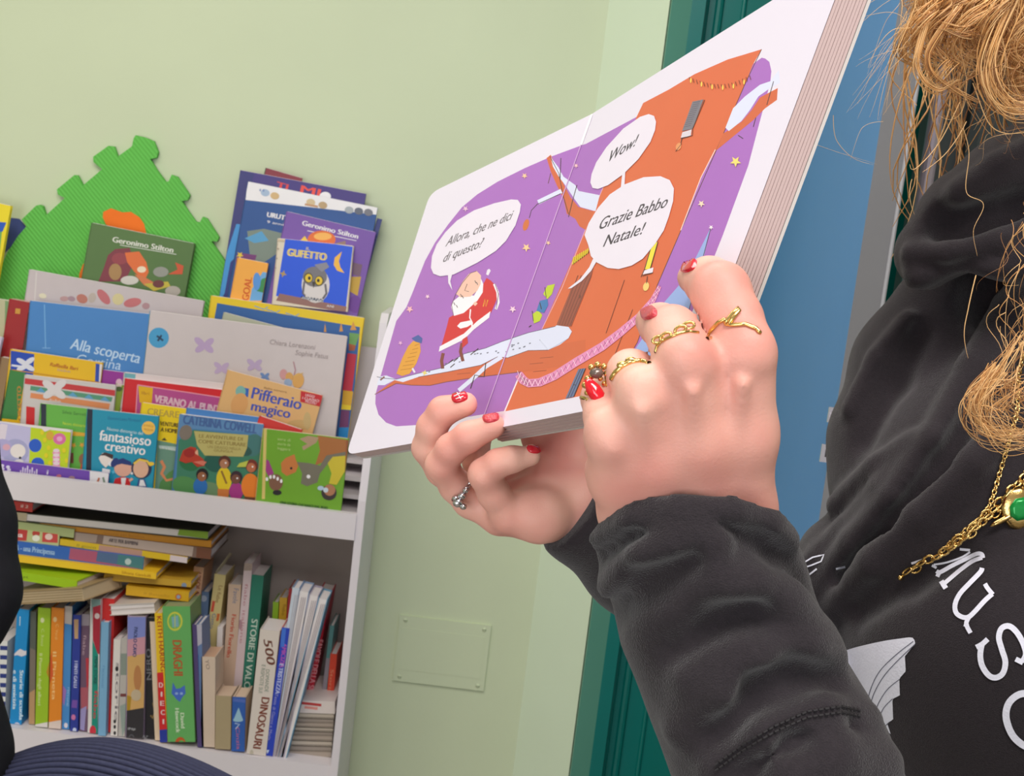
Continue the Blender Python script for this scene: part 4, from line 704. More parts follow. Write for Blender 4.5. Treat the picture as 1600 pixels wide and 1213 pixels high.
T('thick beige page block lying at the bottom of the flat stack', z6, (60, 580), (515, 552), (58, 664), 2.80, (176, 150, 112), lambda p: [p.line([z6(100, 585+i*17), z6(515, 560+i*16)], 1, (150, 126, 92)) for i in range(5)], yaw=-.35, fore=True, pages=(206, 184, 150), depth=.13)
T('pale paperback lying across the tops of the upright books', z7, (705, 106), (1002, 90), (704, 176), 2.80, (214, 204, 196), lambda p: p.line([z7(705, 140), z7(1000, 120)], 1, (190, 176, 168)), fore=True, depth=.14)
# ------------------------------------------------------------------ the open picture book held up to the room
D6 = dict(TL=((672, 302), .94917), TG=((925, 178), .73812), TR=((1334, -80), .51469), BL=((541, 711), .90466), BG=((747, 675), .69921), BR=((1075, 611), .48025))
Q = {k: W(p[0], p[1], d) for k, (p, d) in D6.items()}
def plane_fit(pts):
    c = np.mean(pts, 0); u, s, v = np.linalg.svd(np.array(pts)-c); n = v[2]; return c, n
c1, n1 = plane_fit([Q['TL'], Q['TG'], Q['BL'], Q['BG']]); c2, n2 = plane_fit([Q['TG'], Q['TR'], Q['BG'], Q['BR']])
def hinge(a, b, far):                                      # plane through the fold and the middle of the outer edge
    m_ = np.mean(far, 0); return (a+b)/2, nrm(np.cross(b-a, m_-a))
c1, n1 = hinge(Q['TG'], Q['BG'], [Q['TL'], Q['BL']]); c2, n2 = hinge(Q['TG'], Q['BG'], [Q['TR'], Q['BR']])
if np.dot(n1, CAM-c1) < 0: n1 = -n1
if np.dot(n2, CAM-c2) < 0: n2 = -n2
pbk = thing('open_picture_book', 'large open board book showing a purple night scene, held up in both hands', 'book', (Q['BG']+Q['BL'])/2)
wpg = mat((227, 219, 235), .35, 0, .01, 8, 0, 200, .4)
blockm = mat((188, 164, 162), .6, 0, .04, 8, 0, 200, .3)
gl, gr_ = (925, 178), (747, 675)
G0, G1 = (gl[0]+(gl[0]-gr_[0])*.5, gl[1]+(gl[1]-gr_[1])*.5), (gr_[0]-(gl[0]-gr_[0])*.5, gr_[1]-(gl[1]-gr_[1])*.5)
def onpg(p, c, n): return onplane(p[0], p[1], c, n)
LQ = [(672, 302), gl, gr_, (541, 711)]; RQ = [gl, (1334, -80), (1075, 611), gr_]
def rounded(pts, i, r):                                    # rounds corner i of an outline
    p0, p, p1 = (np.array(pts[(i+k) % len(pts)], float) for k in (-1, 0, 1))
    a = p+(p0-p)/np.linalg.norm(p0-p)*r; b = p+(p1-p)/np.linalg.norm(p1-p)*r
    return [tuple((1-t)**2*a+2*t*(1-t)*p+t*t*b) for t in np.linspace(0, 1, 7)]
LP = [gl, gr_]+rounded(LQ, 3, 14)+rounded(LQ, 0, 16); RP = rounded(RQ, 1, 20)+rounded(RQ, 2, 16)+[gr_, gl]
mbL, mbR = MB(), MB()
mbL.poly([onpg(p, c1, n1) for p in LP], wpg); mbR.poly([onpg(p, c2, n2) for p in RP], wpg)
pL = Print(mbL, c1, n1, .0000013, LQ); pR = Print(mbR, c2, n2, .0000013, RQ)
class Both:
    """one drawing that runs across the fold: each outline is split along the gutter and laid on its own page"""
    def poly(s, pts, col): pL.poly(pts, col); pR.poly(pts, col); k = max(pL.k, pR.k); pL.k = pR.k = k
    ell = Print.ell; line = Print.line; star = Print.star
    @property
    def k(s): return pL.k
    @k.setter
    def k(s, v): pL.k = pR.k = v
B = Both()
zA = Z(540, 160, 3.79); zB = Z(900, 40, 3.79); zC = Z(540, 420, 3.79); zD = Z(780, 380, 3.478)
PUR = (168, 106, 190); OR = (214, 104, 68); BRN = (206, 100, 66); SN = (218, 220, 244); DK = (64, 44, 50); BUB = (230, 221, 236)
purple = PX(zA, [(1415, 248), (1220, 320), (1060, 390), (900, 470), (780, 545), (690, 620), (610, 720), (530, 830), (470, 940), (430, 1040), (395, 1130), (360, 1213)]) + \
    PX(zC, [(300, 310), (215, 610), (178, 740), (176, 800), (195, 865), (240, 912), (300, 934), (440, 925), (820, 862), (945, 842)]) + \
    [(917, 617), (1040, 592)] + PX(zB, [(870, 1240), (1020, 830), (1080, 600), (1150, 340), (1157, 270), (1145, 215), (1120, 195), (1100, 190), (1030, 240), (700, 350), (400, 500), (370, 535), (60, 700)])
B.poly(purple, PUR)
trunk = [(1190, 77), (1176, 102), (1166, 127), (1119, 235), (1095, 277), (1064, 360), (1055, 380), (1027, 446), (996, 535), (975, 575), (953, 610), (917, 617), (789, 643), (800, 615), (812, 586),
         (846, 516), (886, 425), (915, 358), (944, 289), (995, 182), (1005, 161), (1045, 140), (1085, 116), (1137, 93)]
B.poly(trunk, OR)
B.line([(1190, 77), (1166, 127), (1119, 235), (1064, 360), (1027, 446), (996, 535), (953, 610)], 1.1, (90, 50, 50)); B.line([(944, 289), (915, 358), (878, 450), (846, 516)], 1, (226, 170, 190)); B.line([(788, 644), (812, 586)], 2, (240, 226, 236))
B.line(PX(zB, [(825, 735), (740, 900), (620, 1213)]), 1.4, (240, 206, 200))
B.poly([(1111, 355), (1086, 405), (1060, 447), (1033, 478), (1010, 520), (993, 545), (1010, 590), (1050, 580), (1075, 490), (1095, 420)], (150, 172, 226)); B.line([(1111, 355), (1075, 490), (1060, 540)], 1, DK)
# tall branch on the right
B.poly(PX(zB, [(830, 740), (870, 640), (980, 570), (1040, 500), (1090, 425), (1195, 370), (1190, 440), (1120, 490), (1050, 560)]), BRN)
B.poly(PX(zB, [(885, 605), (930, 490), (1000, 420), (1090, 350), (1150, 330), (1200, 265), (1208, 340), (1150, 370), (1080, 420), (1030, 500), (980, 565), (905, 625)]), SN)
for a, c in (((1170, 330), (1130, 470)), ((1065, 545), (1050, 600)), ((960, 650), (990, 670))): B.line([zB(*a), zB(*c)], 1.2, DK)
# middle branch on the left page
B.poly(PX(zA, [(1190, 330), (1215, 310), (1260, 420), (1290, 480), (1330, 560), (1380, 620), (1470, 645), (1420, 755), (1385, 735), (1360, 690), (1310, 660), (1290, 570), (1250, 490), (1215, 410)]), BRN)
B.poly(PX(zA, [(1215, 325), (1230, 345), (1260, 385), (1290, 440), (1360, 490), (1380, 525), (1505, 550), (1480, 645), (1390, 620), (1350, 565), (1300, 490), (1262, 440), (1228, 380)]), SN)
B.line(PX(zA, [(1210, 320), (1262, 420), (1290, 560), (1320, 660)]), 1, DK); B.line(PX(zA, [(1275, 330), (1270, 460)]), 1.2, DK); B.line(PX(zA, [(1370, 490), (1345, 580), (1320, 680)]), 1.2, DK); B.line(PX(zA, [(1200, 480), (1215, 420)]), 1.2, (110, 70, 80))
B.line(PX(zA, [(1140, 592), (1278, 525)]), 7, SN); B.line(PX(zA, [(1140, 602), (1275, 540)]), 1, DK); B.line(PX(zA, [(1138, 600), (1100, 640), (1088, 685)]), 1, DK); B.ell(*zA(1068, 726), 4.4, 9.5, (206, 110, 64), .3)
# lower branch
B.poly(PX(zC, [(172, 745), (290, 660), (420, 640), (600, 600), (800, 560), (950, 520), (1090, 470), (1200, 460), (1420, 420), (1420, 560), (1030, 612), (920, 626), (800, 640), (600, 670), (500, 692), (390, 690), (300, 680)]), BRN)
B.line(PX(zC, [(172, 745), (300, 680), (390, 690), (500, 692), (600, 670), (800, 640), (920, 626), (1030, 612)]), 1, (130, 70, 60))
for a in ((660, 625), (1090, 565), (1150, 530), (1110, 610)): B.line([zC(a[0], a[1]), zC(a[0]+80, a[1]-8)], 1, (160, 76, 56))
B.poly(PX(zC, [(185, 690), (200, 640), (240, 632), (300, 655), (430, 620), (560, 590), (700, 505), (830, 470), (930, 430), (1080, 380), (1250, 340), (1320, 345), (1340, 372), (1320, 412), (1270, 450), (1200, 482), (1080, 485), (960, 528), (900, 522), (800, 572), (700, 592), (600, 612), (430, 642), (340, 672), (290, 660), (230, 690)]), SN)
B.line(PX(zC, [(185, 640), (220, 648), (300, 655), (430, 620), (560, 590), (700, 505), (830, 470), (930, 430), (1080, 380), (1250, 340), (1320, 345)]), .9, (90, 80, 110)); B.line(PX(zC, [(430, 642), (600, 612), (800, 572), (900, 522), (960, 528), (1080, 485), (1200, 482)]), .9, (110, 70, 80))
rr = random.Random(3)
for i in range(26):
    t = rr.random(); x = 480+t*800; y = 600-t*215+rr.uniform(-14, 22)-(40 if .25 < t < .5 else 0)*.6; B.line([zC(x, y), zC(x+10, y-4)], 1.6, (110, 110, 130))
for x, y in ((610, 560), (640, 550), (760, 495), (740, 510), (620, 585)): B.line([zC(x, y), zC(x+26, y-22)], 1.4, DK)
B.line(PX(zC, [(205, 660), (230, 640)]), 2.4, (130, 80, 80)); B.star(*zC(468, 617), 5, (226, 206, 120), 4)
B.line(PX(zC, [(670, 722), (755, 650), (830, 580), (925, 522)]), 6.5, SN); B.line(PX(zC, [(740, 710), (765, 630), (820, 640), (830, 560)]), 1.6, DK)
# golden cone and its blue cap
B.poly(PX(zC, [(300, 622), (335, 530), (370, 460), (400, 428), (440, 440), (445, 490), (420, 560), (380, 622), (335, 636)]), (222, 156, 62))
for i in range(7): B.line([zC(325+i*14, 600-i*24), zC(395+i*7, 590-i*24)], .8, (176, 110, 40))
B.poly(PX(zC, [(390, 412), (430, 392), (455, 412), (450, 442), (415, 432)]), (74, 90, 160)); B.line(PX(zC, [(395, 590), (410, 615)]), 3, BUB)
# figure in a red coat with white trim
B.line(PX(zC, [(578, 500), (568, 545), (575, 592)]), 5, (130, 66, 60)); B.line(PX(zC, [(690, 440), (680, 490), (695, 548)]), 5, (130, 66, 60))
B.poly(PX(zC, [(612, 290), (660, 262), (780, 180), (815, 90), (835, 55), (860, 70), (888, 100), (895, 180), (862, 258), (740, 372), (560, 482), (600, 340)]), (206, 46, 56))
B.poly(PX(zC, [(552, 492), (558, 460), (700, 385), (780, 310), (858, 252), (850, 290), (760, 360), (700, 420)]), (240, 232, 240))
B.poly(PX(zC, [(720, 400), (690, 420), (690, 470), (725, 440)]), (200, 50, 58))
B.line(PX(zC, [(880, 90), (900, 140), (905, 200), (890, 240)]), 4, (240, 232, 240)); B.poly(PX(zC, [(838, 8), (850, 0), (860, 12), (845, 40), (832, 34)]), BUB)
B.poly(PX(zC, [(640, 280), (625, 225), (640, 190), (690, 150), (760, 160), (790, 110), (802, 60), (815, 90), (812, 140), (780, 190), (700, 262)]), (242, 234, 242))
B.poly(PX(zC, [(655, 150), (690, 80), (730, 30), (775, 12), (802, 40), (800, 90), (780, 130), (740, 165), (680, 170)]), (236, 190, 174))
B.line(PX(zC, [(720, 90), (705, 130), (730, 135)]), 1, (120, 80, 80)); 
for x, y in ((680, 150), (690, 160), (765, 70), (775, 80), (640, 200), (655, 215)): B.line([zC(x, y), zC(x+8, y+16)], 1.2, (90, 80, 90))
B.line(PX(zC, [(775, 14), (740, 26), (690, 85), (650, 155), (628, 215), (640, 280)]), .9, (110, 80, 90)); B.line(PX(zC, [(885, 88), (905, 150), (892, 238)]), .9, (100, 40, 60))
B.poly(PX(zC, [(660, 340), (680, 318), (745, 305), (755, 325), (720, 345), (680, 355)]), (242, 234, 242)); B.line(PX(zC, [(740, 240), (735, 290), (750, 320), (745, 365)]), 2, (242, 234, 242)); B.line(PX(zC, [(760, 215), (775, 200)]), 5, (236, 190, 174))
B.line(PX(zC, [(815, 225), (825, 180), (832, 225), (842, 185)]), 1.6, (224, 170, 50))
# wrapped sweet hanging by the trunk
B.poly(PX(zC, [(1105, 270), (1140, 245), (1165, 275), (1150, 310), (1115, 325)]), (190, 206, 50)); B.poly(PX(zC, [(1130, 250), (1150, 190), (1195, 180), (1200, 215), (1175, 262)]), (64, 118, 180)); B.poly(PX(zC, [(1170, 150), (1195, 100), (1240, 90), (1222, 150), (1195, 180)]), (190, 206, 50)); B.line(PX(zC, [(1150, 200), (1160, 240)]), 1.4, DK); B.line(PX(zC, [(1105, 250), (1112, 310)]), 1, DK); B.line(PX(zC, [(1180, 110), (1188, 170)]), 1, DK); B.line(PX(zC, [(1085, 345), (1100, 335)]), 1.2, DK)
# plank door, garlands, ladder, candle
dor = PX(zD, [(310, 447), (400, 225), (470, 170), (520, 98), (500, 185), (392, 452)]); B.poly(dor, (150, 78, 66))
for i in range(5): B.line([zD(325+i*15, 447), zD(428+i*18, 175)], .8, (100, 50, 48))
B.ell(*zD(438, 290), 1.6, 3, (110, 60, 50)); B.poly(PX(zC, [(1250, 335), (1320, 345), (1340, 372), (1320, 412), (1200, 482), (1150, 420)]), SN)
for i in range(8): B.line([zA(1345+i*12, 960-i*9), zA(1352+i*12, 915-i*7)], 2.2, (216, 190, 40)); B.line([zA(1350+i*12, 960-i*9), zA(1357+i*12, 930-i*7)], .8, DK)
for L, w_, c in (([(580, 490), (680, 200)], .8, (110, 60, 54)), ([(615, 640), (725, 360)], .8, (110, 60, 54)), ([(770, 185), (790, 140)], .8, DK)): B.line(PX(zD, L), w_, c)
gar = [(105, 712), (130, 745), (160, 762), (220, 757), (300, 722), (420, 645), (560, 562), (660, 485), (760, 400), (835, 310), (872, 235)]
B.line(PX(zD, gar), [13, 14, 13, 13, 13, 13, 13, 12, 11, 9, 6], (224, 140, 186))
gp = [zD(*p) for p in gar]
kg = B.k
for i in range(110):
    t = i/110*(len(gp)-1); k = int(t); f = t-k; x = gp[k][0]*(1-f)+gp[k+1][0]*f; y = gp[k][1]*(1-f)+gp[k+1][1]*f; s = 5.4*(1-.5*t/len(gp))
    B.k = kg+(i%3==0); B.line([(x-2*(-1)**i, y-s), (x+2.4*(-1)**i, y+s)], .7, (150, 60, 120) if i % 3 else (248, 220, 236))
B.poly(PX(zD, [(360, 845), (430, 685), (467, 680), (402, 836)]), (104, 114, 150)); B.line(PX(zD, [(372, 842), (442, 684)]), 1, DK); B.line(PX(zD, [(388, 838), (456, 682)]), 1.4, (60, 70, 110)); B.line(PX(zD, [(405, 770), (418, 772)]), 1, DK); B.line(PX(zD, [(405, 835), (470, 680)]), 1, DK)
B.poly(PX(zB, [(628, 625), (690, 450), (755, 437), (690, 612)]), (124, 118, 130)); 
for i in range(12): B.line([zB(640+i*5, 600-i*13), zB(680+i*5, 592-i*13)], .7, (80, 70, 90))
B.line(PX(zB, [(690, 612), (762, 440)]), 1, (80, 44, 40)); B.poly(PX(zB, [(620, 665), (630, 632), (685, 615), (680, 652)]), (216, 206, 216)); B.line(PX(zB, [(620, 670), (690, 650), (690, 615)]), 1, DK); B.line(PX(zB, [(628, 665), (620, 700)]), 1, DK); B.ell(*zB(607, 716), 4, 6, (226, 150, 100), .4); B.line(PX(zB, [(590, 745), (625, 700)]), .8, DK)
B.poly(PX(zD, [(790, 142), (832, 0), (862, -6), (820, 142)]), (236, 216, 70)); B.line(PX(zD, [(790, 142), (832, 0)]), 1.2, DK); B.line(PX(zD, [(820, 142), (862, -6)]), 1.2, DK); B.poly(PX(zD, [(780, 170), (790, 148), (838, 132), (834, 160)]), BUB); B.line(PX(zD, [(778, 178), (836, 160)]), 1, DK); B.ell(*zD(798, 236), 4.6, 7, (236, 200, 120), .3); B.line(PX(zD, [(805, 180), (800, 220)]), 1, DK)
for i in range(18):
    x = 670+i*21; y = 305+42*math.sin(math.pi*i/17)+(i > 12)*(12-i)*2; B.line([zB(x, y), zB(x+8, y+26)], 1, (120, 60, 40)); 
    if i % 3 == 0: B.ell(*zB(x+10, y+20), 1.4, 4, (240, 200, 90))
for x, y, r, z, c in ((1060, 435, 5, zA, (240, 196, 160)), (710, 630, 5, zA, (226, 186, 214)), (1070, 860, 7, zA, (244, 200, 150)), (1200, 832, 4, zA, (244, 200, 170)), (1365, 375, 4, zA, (240, 190, 200)), (380, 240, 6, zC, (240, 180, 190)), (485, 165, 4, zC, (240, 200, 220)), (990, 240, 6, zC, (240, 200, 220)), (325, 440, 4, zC, (226, 170, 214)), (945, 805, 9, zB, (240, 214, 120)), (742, 1055, 6, zB, (240, 214, 190)), (800, 1195, 4, zB, (240, 226, 236))): B.star(*z(x, y), r, c)
B.line([gl, gr_], 1.5, (206, 160, 216)); B.line([(925, 178), (908, 226)], 3.2, (252, 246, 252))  # highlight along the fold, painted in as pale lines
# speech bubbles
B.poly(PX(zA, [(505, 980), (512, 910), (540, 840), (590, 770), (660, 700), (760, 640), (880, 598), (980, 575), (1020, 578), (1038, 605), (1032, 650), (1005, 730), (950, 820), (890, 880), (780, 950), (640, 1020), (560, 1030), (520, 1015)]), BUB)
B.poly(PX(zA, [(606, 1015), (635, 1005), (620, 1060), (633, 1115), (608, 1070)]), BUB)
B.poly(PX(zB, [(85, 930), (92, 880), (120, 810), (180, 720), (280, 610), (380, 540), (430, 524), (462, 535), (474, 570), (468, 620), (440, 690), (370, 790), (280, 880), (190, 945), (130, 968), (98, 962)]), BUB)
B.poly(PX(zB, [(50, 1240), (75, 1170), (130, 1080), (200, 1000), (290, 940), (400, 898), (500, 892), (555, 915), (580, 965), (575, 1040), (550, 1130), (520, 1213)]) + PX(zD, [(850, 0), (780, 85), (720, 122), (650, 141), (590, 135), (530, 105), (498, 70), (484, 10)]), BUB)
B.poly(PX(zB, [(274, 875), (292, 862), (286, 965), (264, 972)]), BUB); B.poly(PX(zD, [(372, 248), (440, 195), (490, 130), (510, 85), (530, 98), (500, 150), (450, 205), (392, 245)]), BUB)
TXC = (96, 84, 96); up = (.33, -.94)
pL.text('Allora, che ne dici', zA(590, 855), zA(975, 695), 17, TXC, .1, up=up, bold=.4); pL.text('di questo?', zA(572, 950), zA(800, 858), 17, TXC, .1, up=up, bold=.4)
pR.k = pL.k
pR.text('Wow!', zB(180, 815), zB(345, 715), 21, (70, 60, 74), .1, up=up, bold=.7); pR.text('Grazie Babbo', zB(128, 1212), zB(530, 1075), 22, (70, 60, 74), .1, up=up, bold=.5); pR.text('Natale!', (942, 386), (1002, 366), 21, (70, 60, 74), .1, up=up, bold=.5)
o = mbL.build('page', pbk); o['label'] = 'left page with bearded figure on a snowy branch'
o = mbR.build('page', pbk); o['label'] = 'right page with orange tree trunk and two speech bubbles'
# stacks of stiff pages behind each page, then the cover boards
def stack(name, outline, c, n, N, t0, t1, mt, inset, mt2=None):
    mb = MB(); base = [onpg(p, c, n) for p in outline]; cen = np.mean(base, 0)
    for i in range(N):
        a = t0+(t1-t0)*i/N; e = t0+(t1-t0)*(i+.86)/N; s = 1-inset*(i % 2)
        P0 = [cen+(p-cen)*s-n*a for p in base]; P1 = [cen+(p-cen)*s-n*e for p in base]; k = len(base)
        for j in range(k): mb.poly([P0[j], P0[(j+1) % k], P1[(j+1) % k], P1[j]], mt)
        mb.poly(P0, mt); mb.poly(P1[::-1], mt2 or mt)
    return mb.build(name, pbk)
stack('page_block', LP, c1, n1, 4, .0004, .0078, blockm, .003); stack('page_block', RP, c2, n2, 9, .0004, .0135, blockm, .004)
stack('cover', LP, c1, n1, 1, .0080, .0096, mat((196, 188, 184), .5), 0, mat((190, 60, 60), .4)); stack('cover', RP, c2, n2, 1, .0137, .0153, mat((196, 188, 184), .5), 0, mat((190, 60, 60), .4))
def pdep(x, y, right=True):
    c, n = (c2, n2) if right else (c1, n1); r = ray(x, y); return np.dot(c-CAM, n)/np.dot(r, n)
# ------------------------------------------------------------------ bodies: smooth blends of tapered limbs, meshed with surface nets
class SDF:
    def __init__(s): s.p = []
    def cap(s, a, b, ra, rb, k=.006, op='add'): s.p.append((op, np.asarray(a, float), np.asarray(b, float), ra, rb, k)); return s
    def chain(s, P, k=.006, op='add'):                      # P: list of (point, radius)
        for (a, ra), (b, rb) in zip(P[:-1], P[1:]): s.cap(a, b, ra, rb, k, op)
        return s
    def half(s, p, n, k=.001): s.p.append(('half', np.asarray(p, float), nrm(n), 0, 0, k)); return s
    @staticmethod
    def dist(X, a, b, ra, rb):
        ab = b-a; L = max(ab@ab, 1e-12); t = np.clip(((X-a)@ab)/L, 0, 1)
        return np.linalg.norm(X-a-t[..., None]*ab, axis=-1)-(ra+(rb-ra)*t)
    @staticmethod
    def smin(d, e, k): h = np.clip(.5+.5*(d-e)/k, 0, 1); return d+(e-d)*h-k*h*(1-h)
    @classmethod
    def comb(c, D, op, e, k):
        if op == 'add': return c.smin(D, e, k)
        if op == 'sub': return -c.smin(-D, e, k)
        return np.maximum(D, e)
    def val(s, X):
        D = np.full(X.shape[:-1], 9.0)
        for op, a, b, ra, rb, k in s.p:
            D = s.comb(D, op, (X-a)@b if op == 'half' else s.dist(X, a, b, ra, rb), k)
        return D
    def hit(s, x, y, d0=.40, d1=1.0, n=900):                 # where the lens ray through a photo pixel first meets the surface
        r = ray(x, y); t = np.linspace(d0, d1, n); v = s.val(CAM+r*t[:, None]); i = np.argmax(v < 0)
        if v[i] >= 0: return None
        f = v[i-1]/(v[i-1]-v[i]) if i else 0; return CAM+r*(t[i-1]+f*(t[i]-t[i-1]))
    def mesh(s, h, lo=None, hi=None):
        ad = [q for q in s.p if q[0] == 'add']
        l = np.min([np.minimum(q[1]-q[3], q[2]-q[4]) for q in ad], 0)-3*h; u = np.max([np.maximum(q[1]+q[3], q[2]+q[4]) for q in ad], 0)+3*h
        if lo is not None: l = np.maximum(l, lo)
        if hi is not None: u = np.minimum(u, hi)
        n = np.ceil((u-l)/h).astype(int)+1
        ax = [l[i]+h*np.arange(n[i]) for i in range(3)]
        D = np.full(n, .05, np.float32)
        for op, a, b, ra, rb, k in s.p:
            if op == 'half': sl = (slice(0, n[0]), slice(0, n[1]), slice(0, n[2]))
            else:
                m_ = k+2.5*h
                p0 = np.minimum(a-ra, b-rb)-m_; p1 = np.maximum(a+ra, b+rb)+m_
                i0 = np.clip(np.floor((p0-l)/h).astype(int), 0, n); i1 = np.clip(np.ceil((p1-l)/h).astype(int)+1, 0, n)
                if np.any(i1 <= i0): continue
                sl = tuple(slice(i0[i], i1[i]) for i in range(3))
            X = np.stack(np.meshgrid(*[ax[i][sl[i]].astype(np.float32) for i in range(3)], indexing='ij'), -1)
            e = (X-a.astype(np.float32))@b.astype(np.float32) if op == 'half' else s.dist(X, a.astype(np.float32), b.astype(np.float32), ra, rb)
            D[sl] = s.comb(D[sl], op, e, k)
        return nets(D, l, h)
def nets(D, l, h):
    n = np.array(D.shape); s = D < 0
    cs = np.zeros(n-1, np.int8)
    for i in (0, 1):
        for j in (0, 1):
            for k in (0, 1): cs += s[i:n[0]-1+i, j:n[1]-1+j, k:n[2]-1+k]
    act = (cs > 0) & (cs < 8); idx = np.full(act.shape, -1, np.int64); C = np.argwhere(act); idx[act] = np.arange(len(C))
    acc = np.zeros((len(C), 3)); cnt = np.zeros(len(C))
    co = [(i, j, k) for i in (0, 1) for j in (0, 1) for k in (0, 1)]
    for a in co:
        for b in co:
            if sum(a) < sum(b) and sum(abs(p-q) for p, q in zip(a, b)) == 1:
                va = D[C[:, 0]+a[0], C[:, 1]+a[1], C[:, 2]+a[2]]; vb = D[C[:, 0]+b[0], C[:, 1]+b[1], C[:, 2]+b[2]]
                m_ = (va < 0) != (vb < 0); t = va[m_]/(va[m_]-vb[m_]); acc[m_] += np.array(a)+t[:, None]*(np.array(b)-np.array(a)); cnt[m_] += 1
    V = l+h*(C+acc/cnt[:, None])
    F = []
    for ax in range(3):
        o1, o2 = [(1, 2), (2, 0), (0, 1)][ax]
        a = [slice(None)]*3; b = [slice(None)]*3; a[ax] = slice(0, n[ax]-1); b[ax] = slice(1, n[ax])
        sa, sb = s[tuple(a)], s[tuple(b)]
        for sg in (0, 1):
            E = np.argwhere((sa & ~sb) if sg == 0 else (~sa & sb))
            ok = (E[:, o1] > 0) & (E[:, o2] > 0) & (E[:, o1] < n[o1]-1) & (E[:, o2] < n[o2]-1); E = E[ok]
            q = []
            for d1, d2 in ((0, 0), (1, 0), (1, 1), (0, 1)):
                e = E.copy(); e[:, o1] -= d1; e[:, o2] -= d2; q.append(idx[e[:, 0], e[:, 1], e[:, 2]])
            q = np.stack(q, 1); F.append(q if sg == 0 else q[:, ::-1])
    F = np.concatenate(F); F = F[(F >= 0).all(1)]
    return V, F
def relax(V, F, it=2, lam=.5):
    e = np.concatenate([F[:, [i, (i+1) % 4]] for i in range(4)])
    for _ in range(it):
        S_ = np.zeros_like(V); c = np.zeros(len(V)); np.add.at(S_, e[:, 0], V[e[:, 1]]); np.add.at(c, e[:, 0], 1)
        np.add.at(S_, e[:, 1], V[e[:, 0]]); np.add.at(c, e[:, 1], 1); V = V+lam*(S_/np.maximum(c, 1)[:, None]-V)
    return V
def big_mesh(name, parts, mt, parent):
    Vs, Fs, o = [], [], 0
    for V, F in parts: Vs.append(V); Fs.append(F+o); o += len(V)
    V = np.concatenate(Vs); F = np.concatenate(Fs); me = bpy.data.meshes.new(name)
    me.vertices.add(len(V)); me.vertices.foreach_set('co', V.astype(np.float32).ravel())
    me.loops.add(F.size); me.loops.foreach_set('vertex_index', F.astype(np.int32).ravel())
    me.polygons.add(len(F)); me.polygons.foreach_set('loop_start', np.arange(0, F.size, 4, dtype=np.int32)); me.polygons.foreach_set('use_smooth', np.ones(len(F), bool))
    me.materials.append(mt); me.update(calc_edges=True); me.validate()
    ob = bpy.data.objects.new(name, me); COL.objects.link(ob); ob.parent = parent; ob.matrix_parent_inverse = Matrix.Translation(parent.location).inverted(); return ob
def rp(px, d): return px*d/FPX
def N_(x, y, d, r): return (W(x, y, d), rp(r, d))            # joint: photo pixel, depth, radius in photo pixels

# ------------------------------------------------------------------ the reader
reader = thing('person', 'person in black printed hoodie with curly blond hair and gold chains, holding a book', 'person', W(1560, 1250, .80))
skin = mat((226, 172, 152), .48, 0, .05, 60, .12, 900, .35, 'skin', 0, .12)
def skin_tint(mt):                                          # slow pink to tan drift of the skin itself
    nt = mt.node_tree; b_ = nt.nodes['Principled BSDF']; tc = nt.nodes['Texture Coordinate']
    nz = nt.nodes.new('ShaderNodeTexNoise'); nz.inputs['Scale'].default_value = 22; nt.links.new(tc.outputs['Object'], nz.inputs['Vector'])
    r_ = nt.nodes.new('ShaderNodeValToRGB'); r_.color_ramp.elements[0].position = .35; r_.color_ramp.elements[0].color = lin((214, 146, 134)); r_.color_ramp.elements[1].position = .65; r_.color_ramp.elements[1].color = lin((228, 174, 158))
    nt.links.new(nz.outputs['Fac'], r_.inputs['Fac']); nt.links.new(r_.outputs['Color'], b_.inputs['Base Color'])
skin_tint(skin)
# right hand, its back turned to the lens
R = SDF(); K = .007
R.chain([N_(1163, 562, .455, 46), N_(1158, 680, .466, 50), N_(1150, 800, .482, 56), N_(1130, 960, .50, 64)], K)
R.chain([N_(1076, 572, .450, 46), N_(1085, 690, .462, 52), N_(1095, 800, .478, 60), N_(1110, 960, .50, 70)], K)
R.chain([N_(1006, 624, .452, 42), N_(1018, 720, .466, 50), N_(1035, 800, .482, 58), N_(1080, 960, .50, 64)], K)
R.chain([N_(957, 690, .460, 38), N_(968, 745, .472, 42), N_(992, 800, .486, 50), N_(1060, 960, .50, 56)], K)
R.chain([N_(1080, 690, .476, 62), N_(1090, 800, .488, 62)], K)
R.cap(W(1168, 540, .452), W(1166, 548, .452), rp(34, .452), rp(34, .452), .005).cap(W(1069, 556, .444), W(1070, 566, .445), rp(32, .444), rp(32, .444), .005)
R.cap(W(1000, 603, .4475), W(1003, 612, .448), rp(28, .447), rp(28, .447), .005).cap(W(949, 668, .457), W(951, 676, .457), rp(30, .457), rp(30, .457), .005)
R.cap(W(931, 730, .480), W(934, 745, .481), rp(14, .48), rp(14, .48), .005)
def tendon(a, b, da, db, r): R.cap(W(a[0], a[1], da), W(b[0], b[1], db), rp(r, da), rp(r*.7, db), .0035)
tendon((1002, 640), (1024, 800), .4425, .4715, 8); tendon((1082, 610), (1094, 800), .4400, .4680, 9); tendon((1160, 600), (1140, 800), .4450, .4720, 8); tendon((958, 700), (985, 800), .4525, .478, 7)
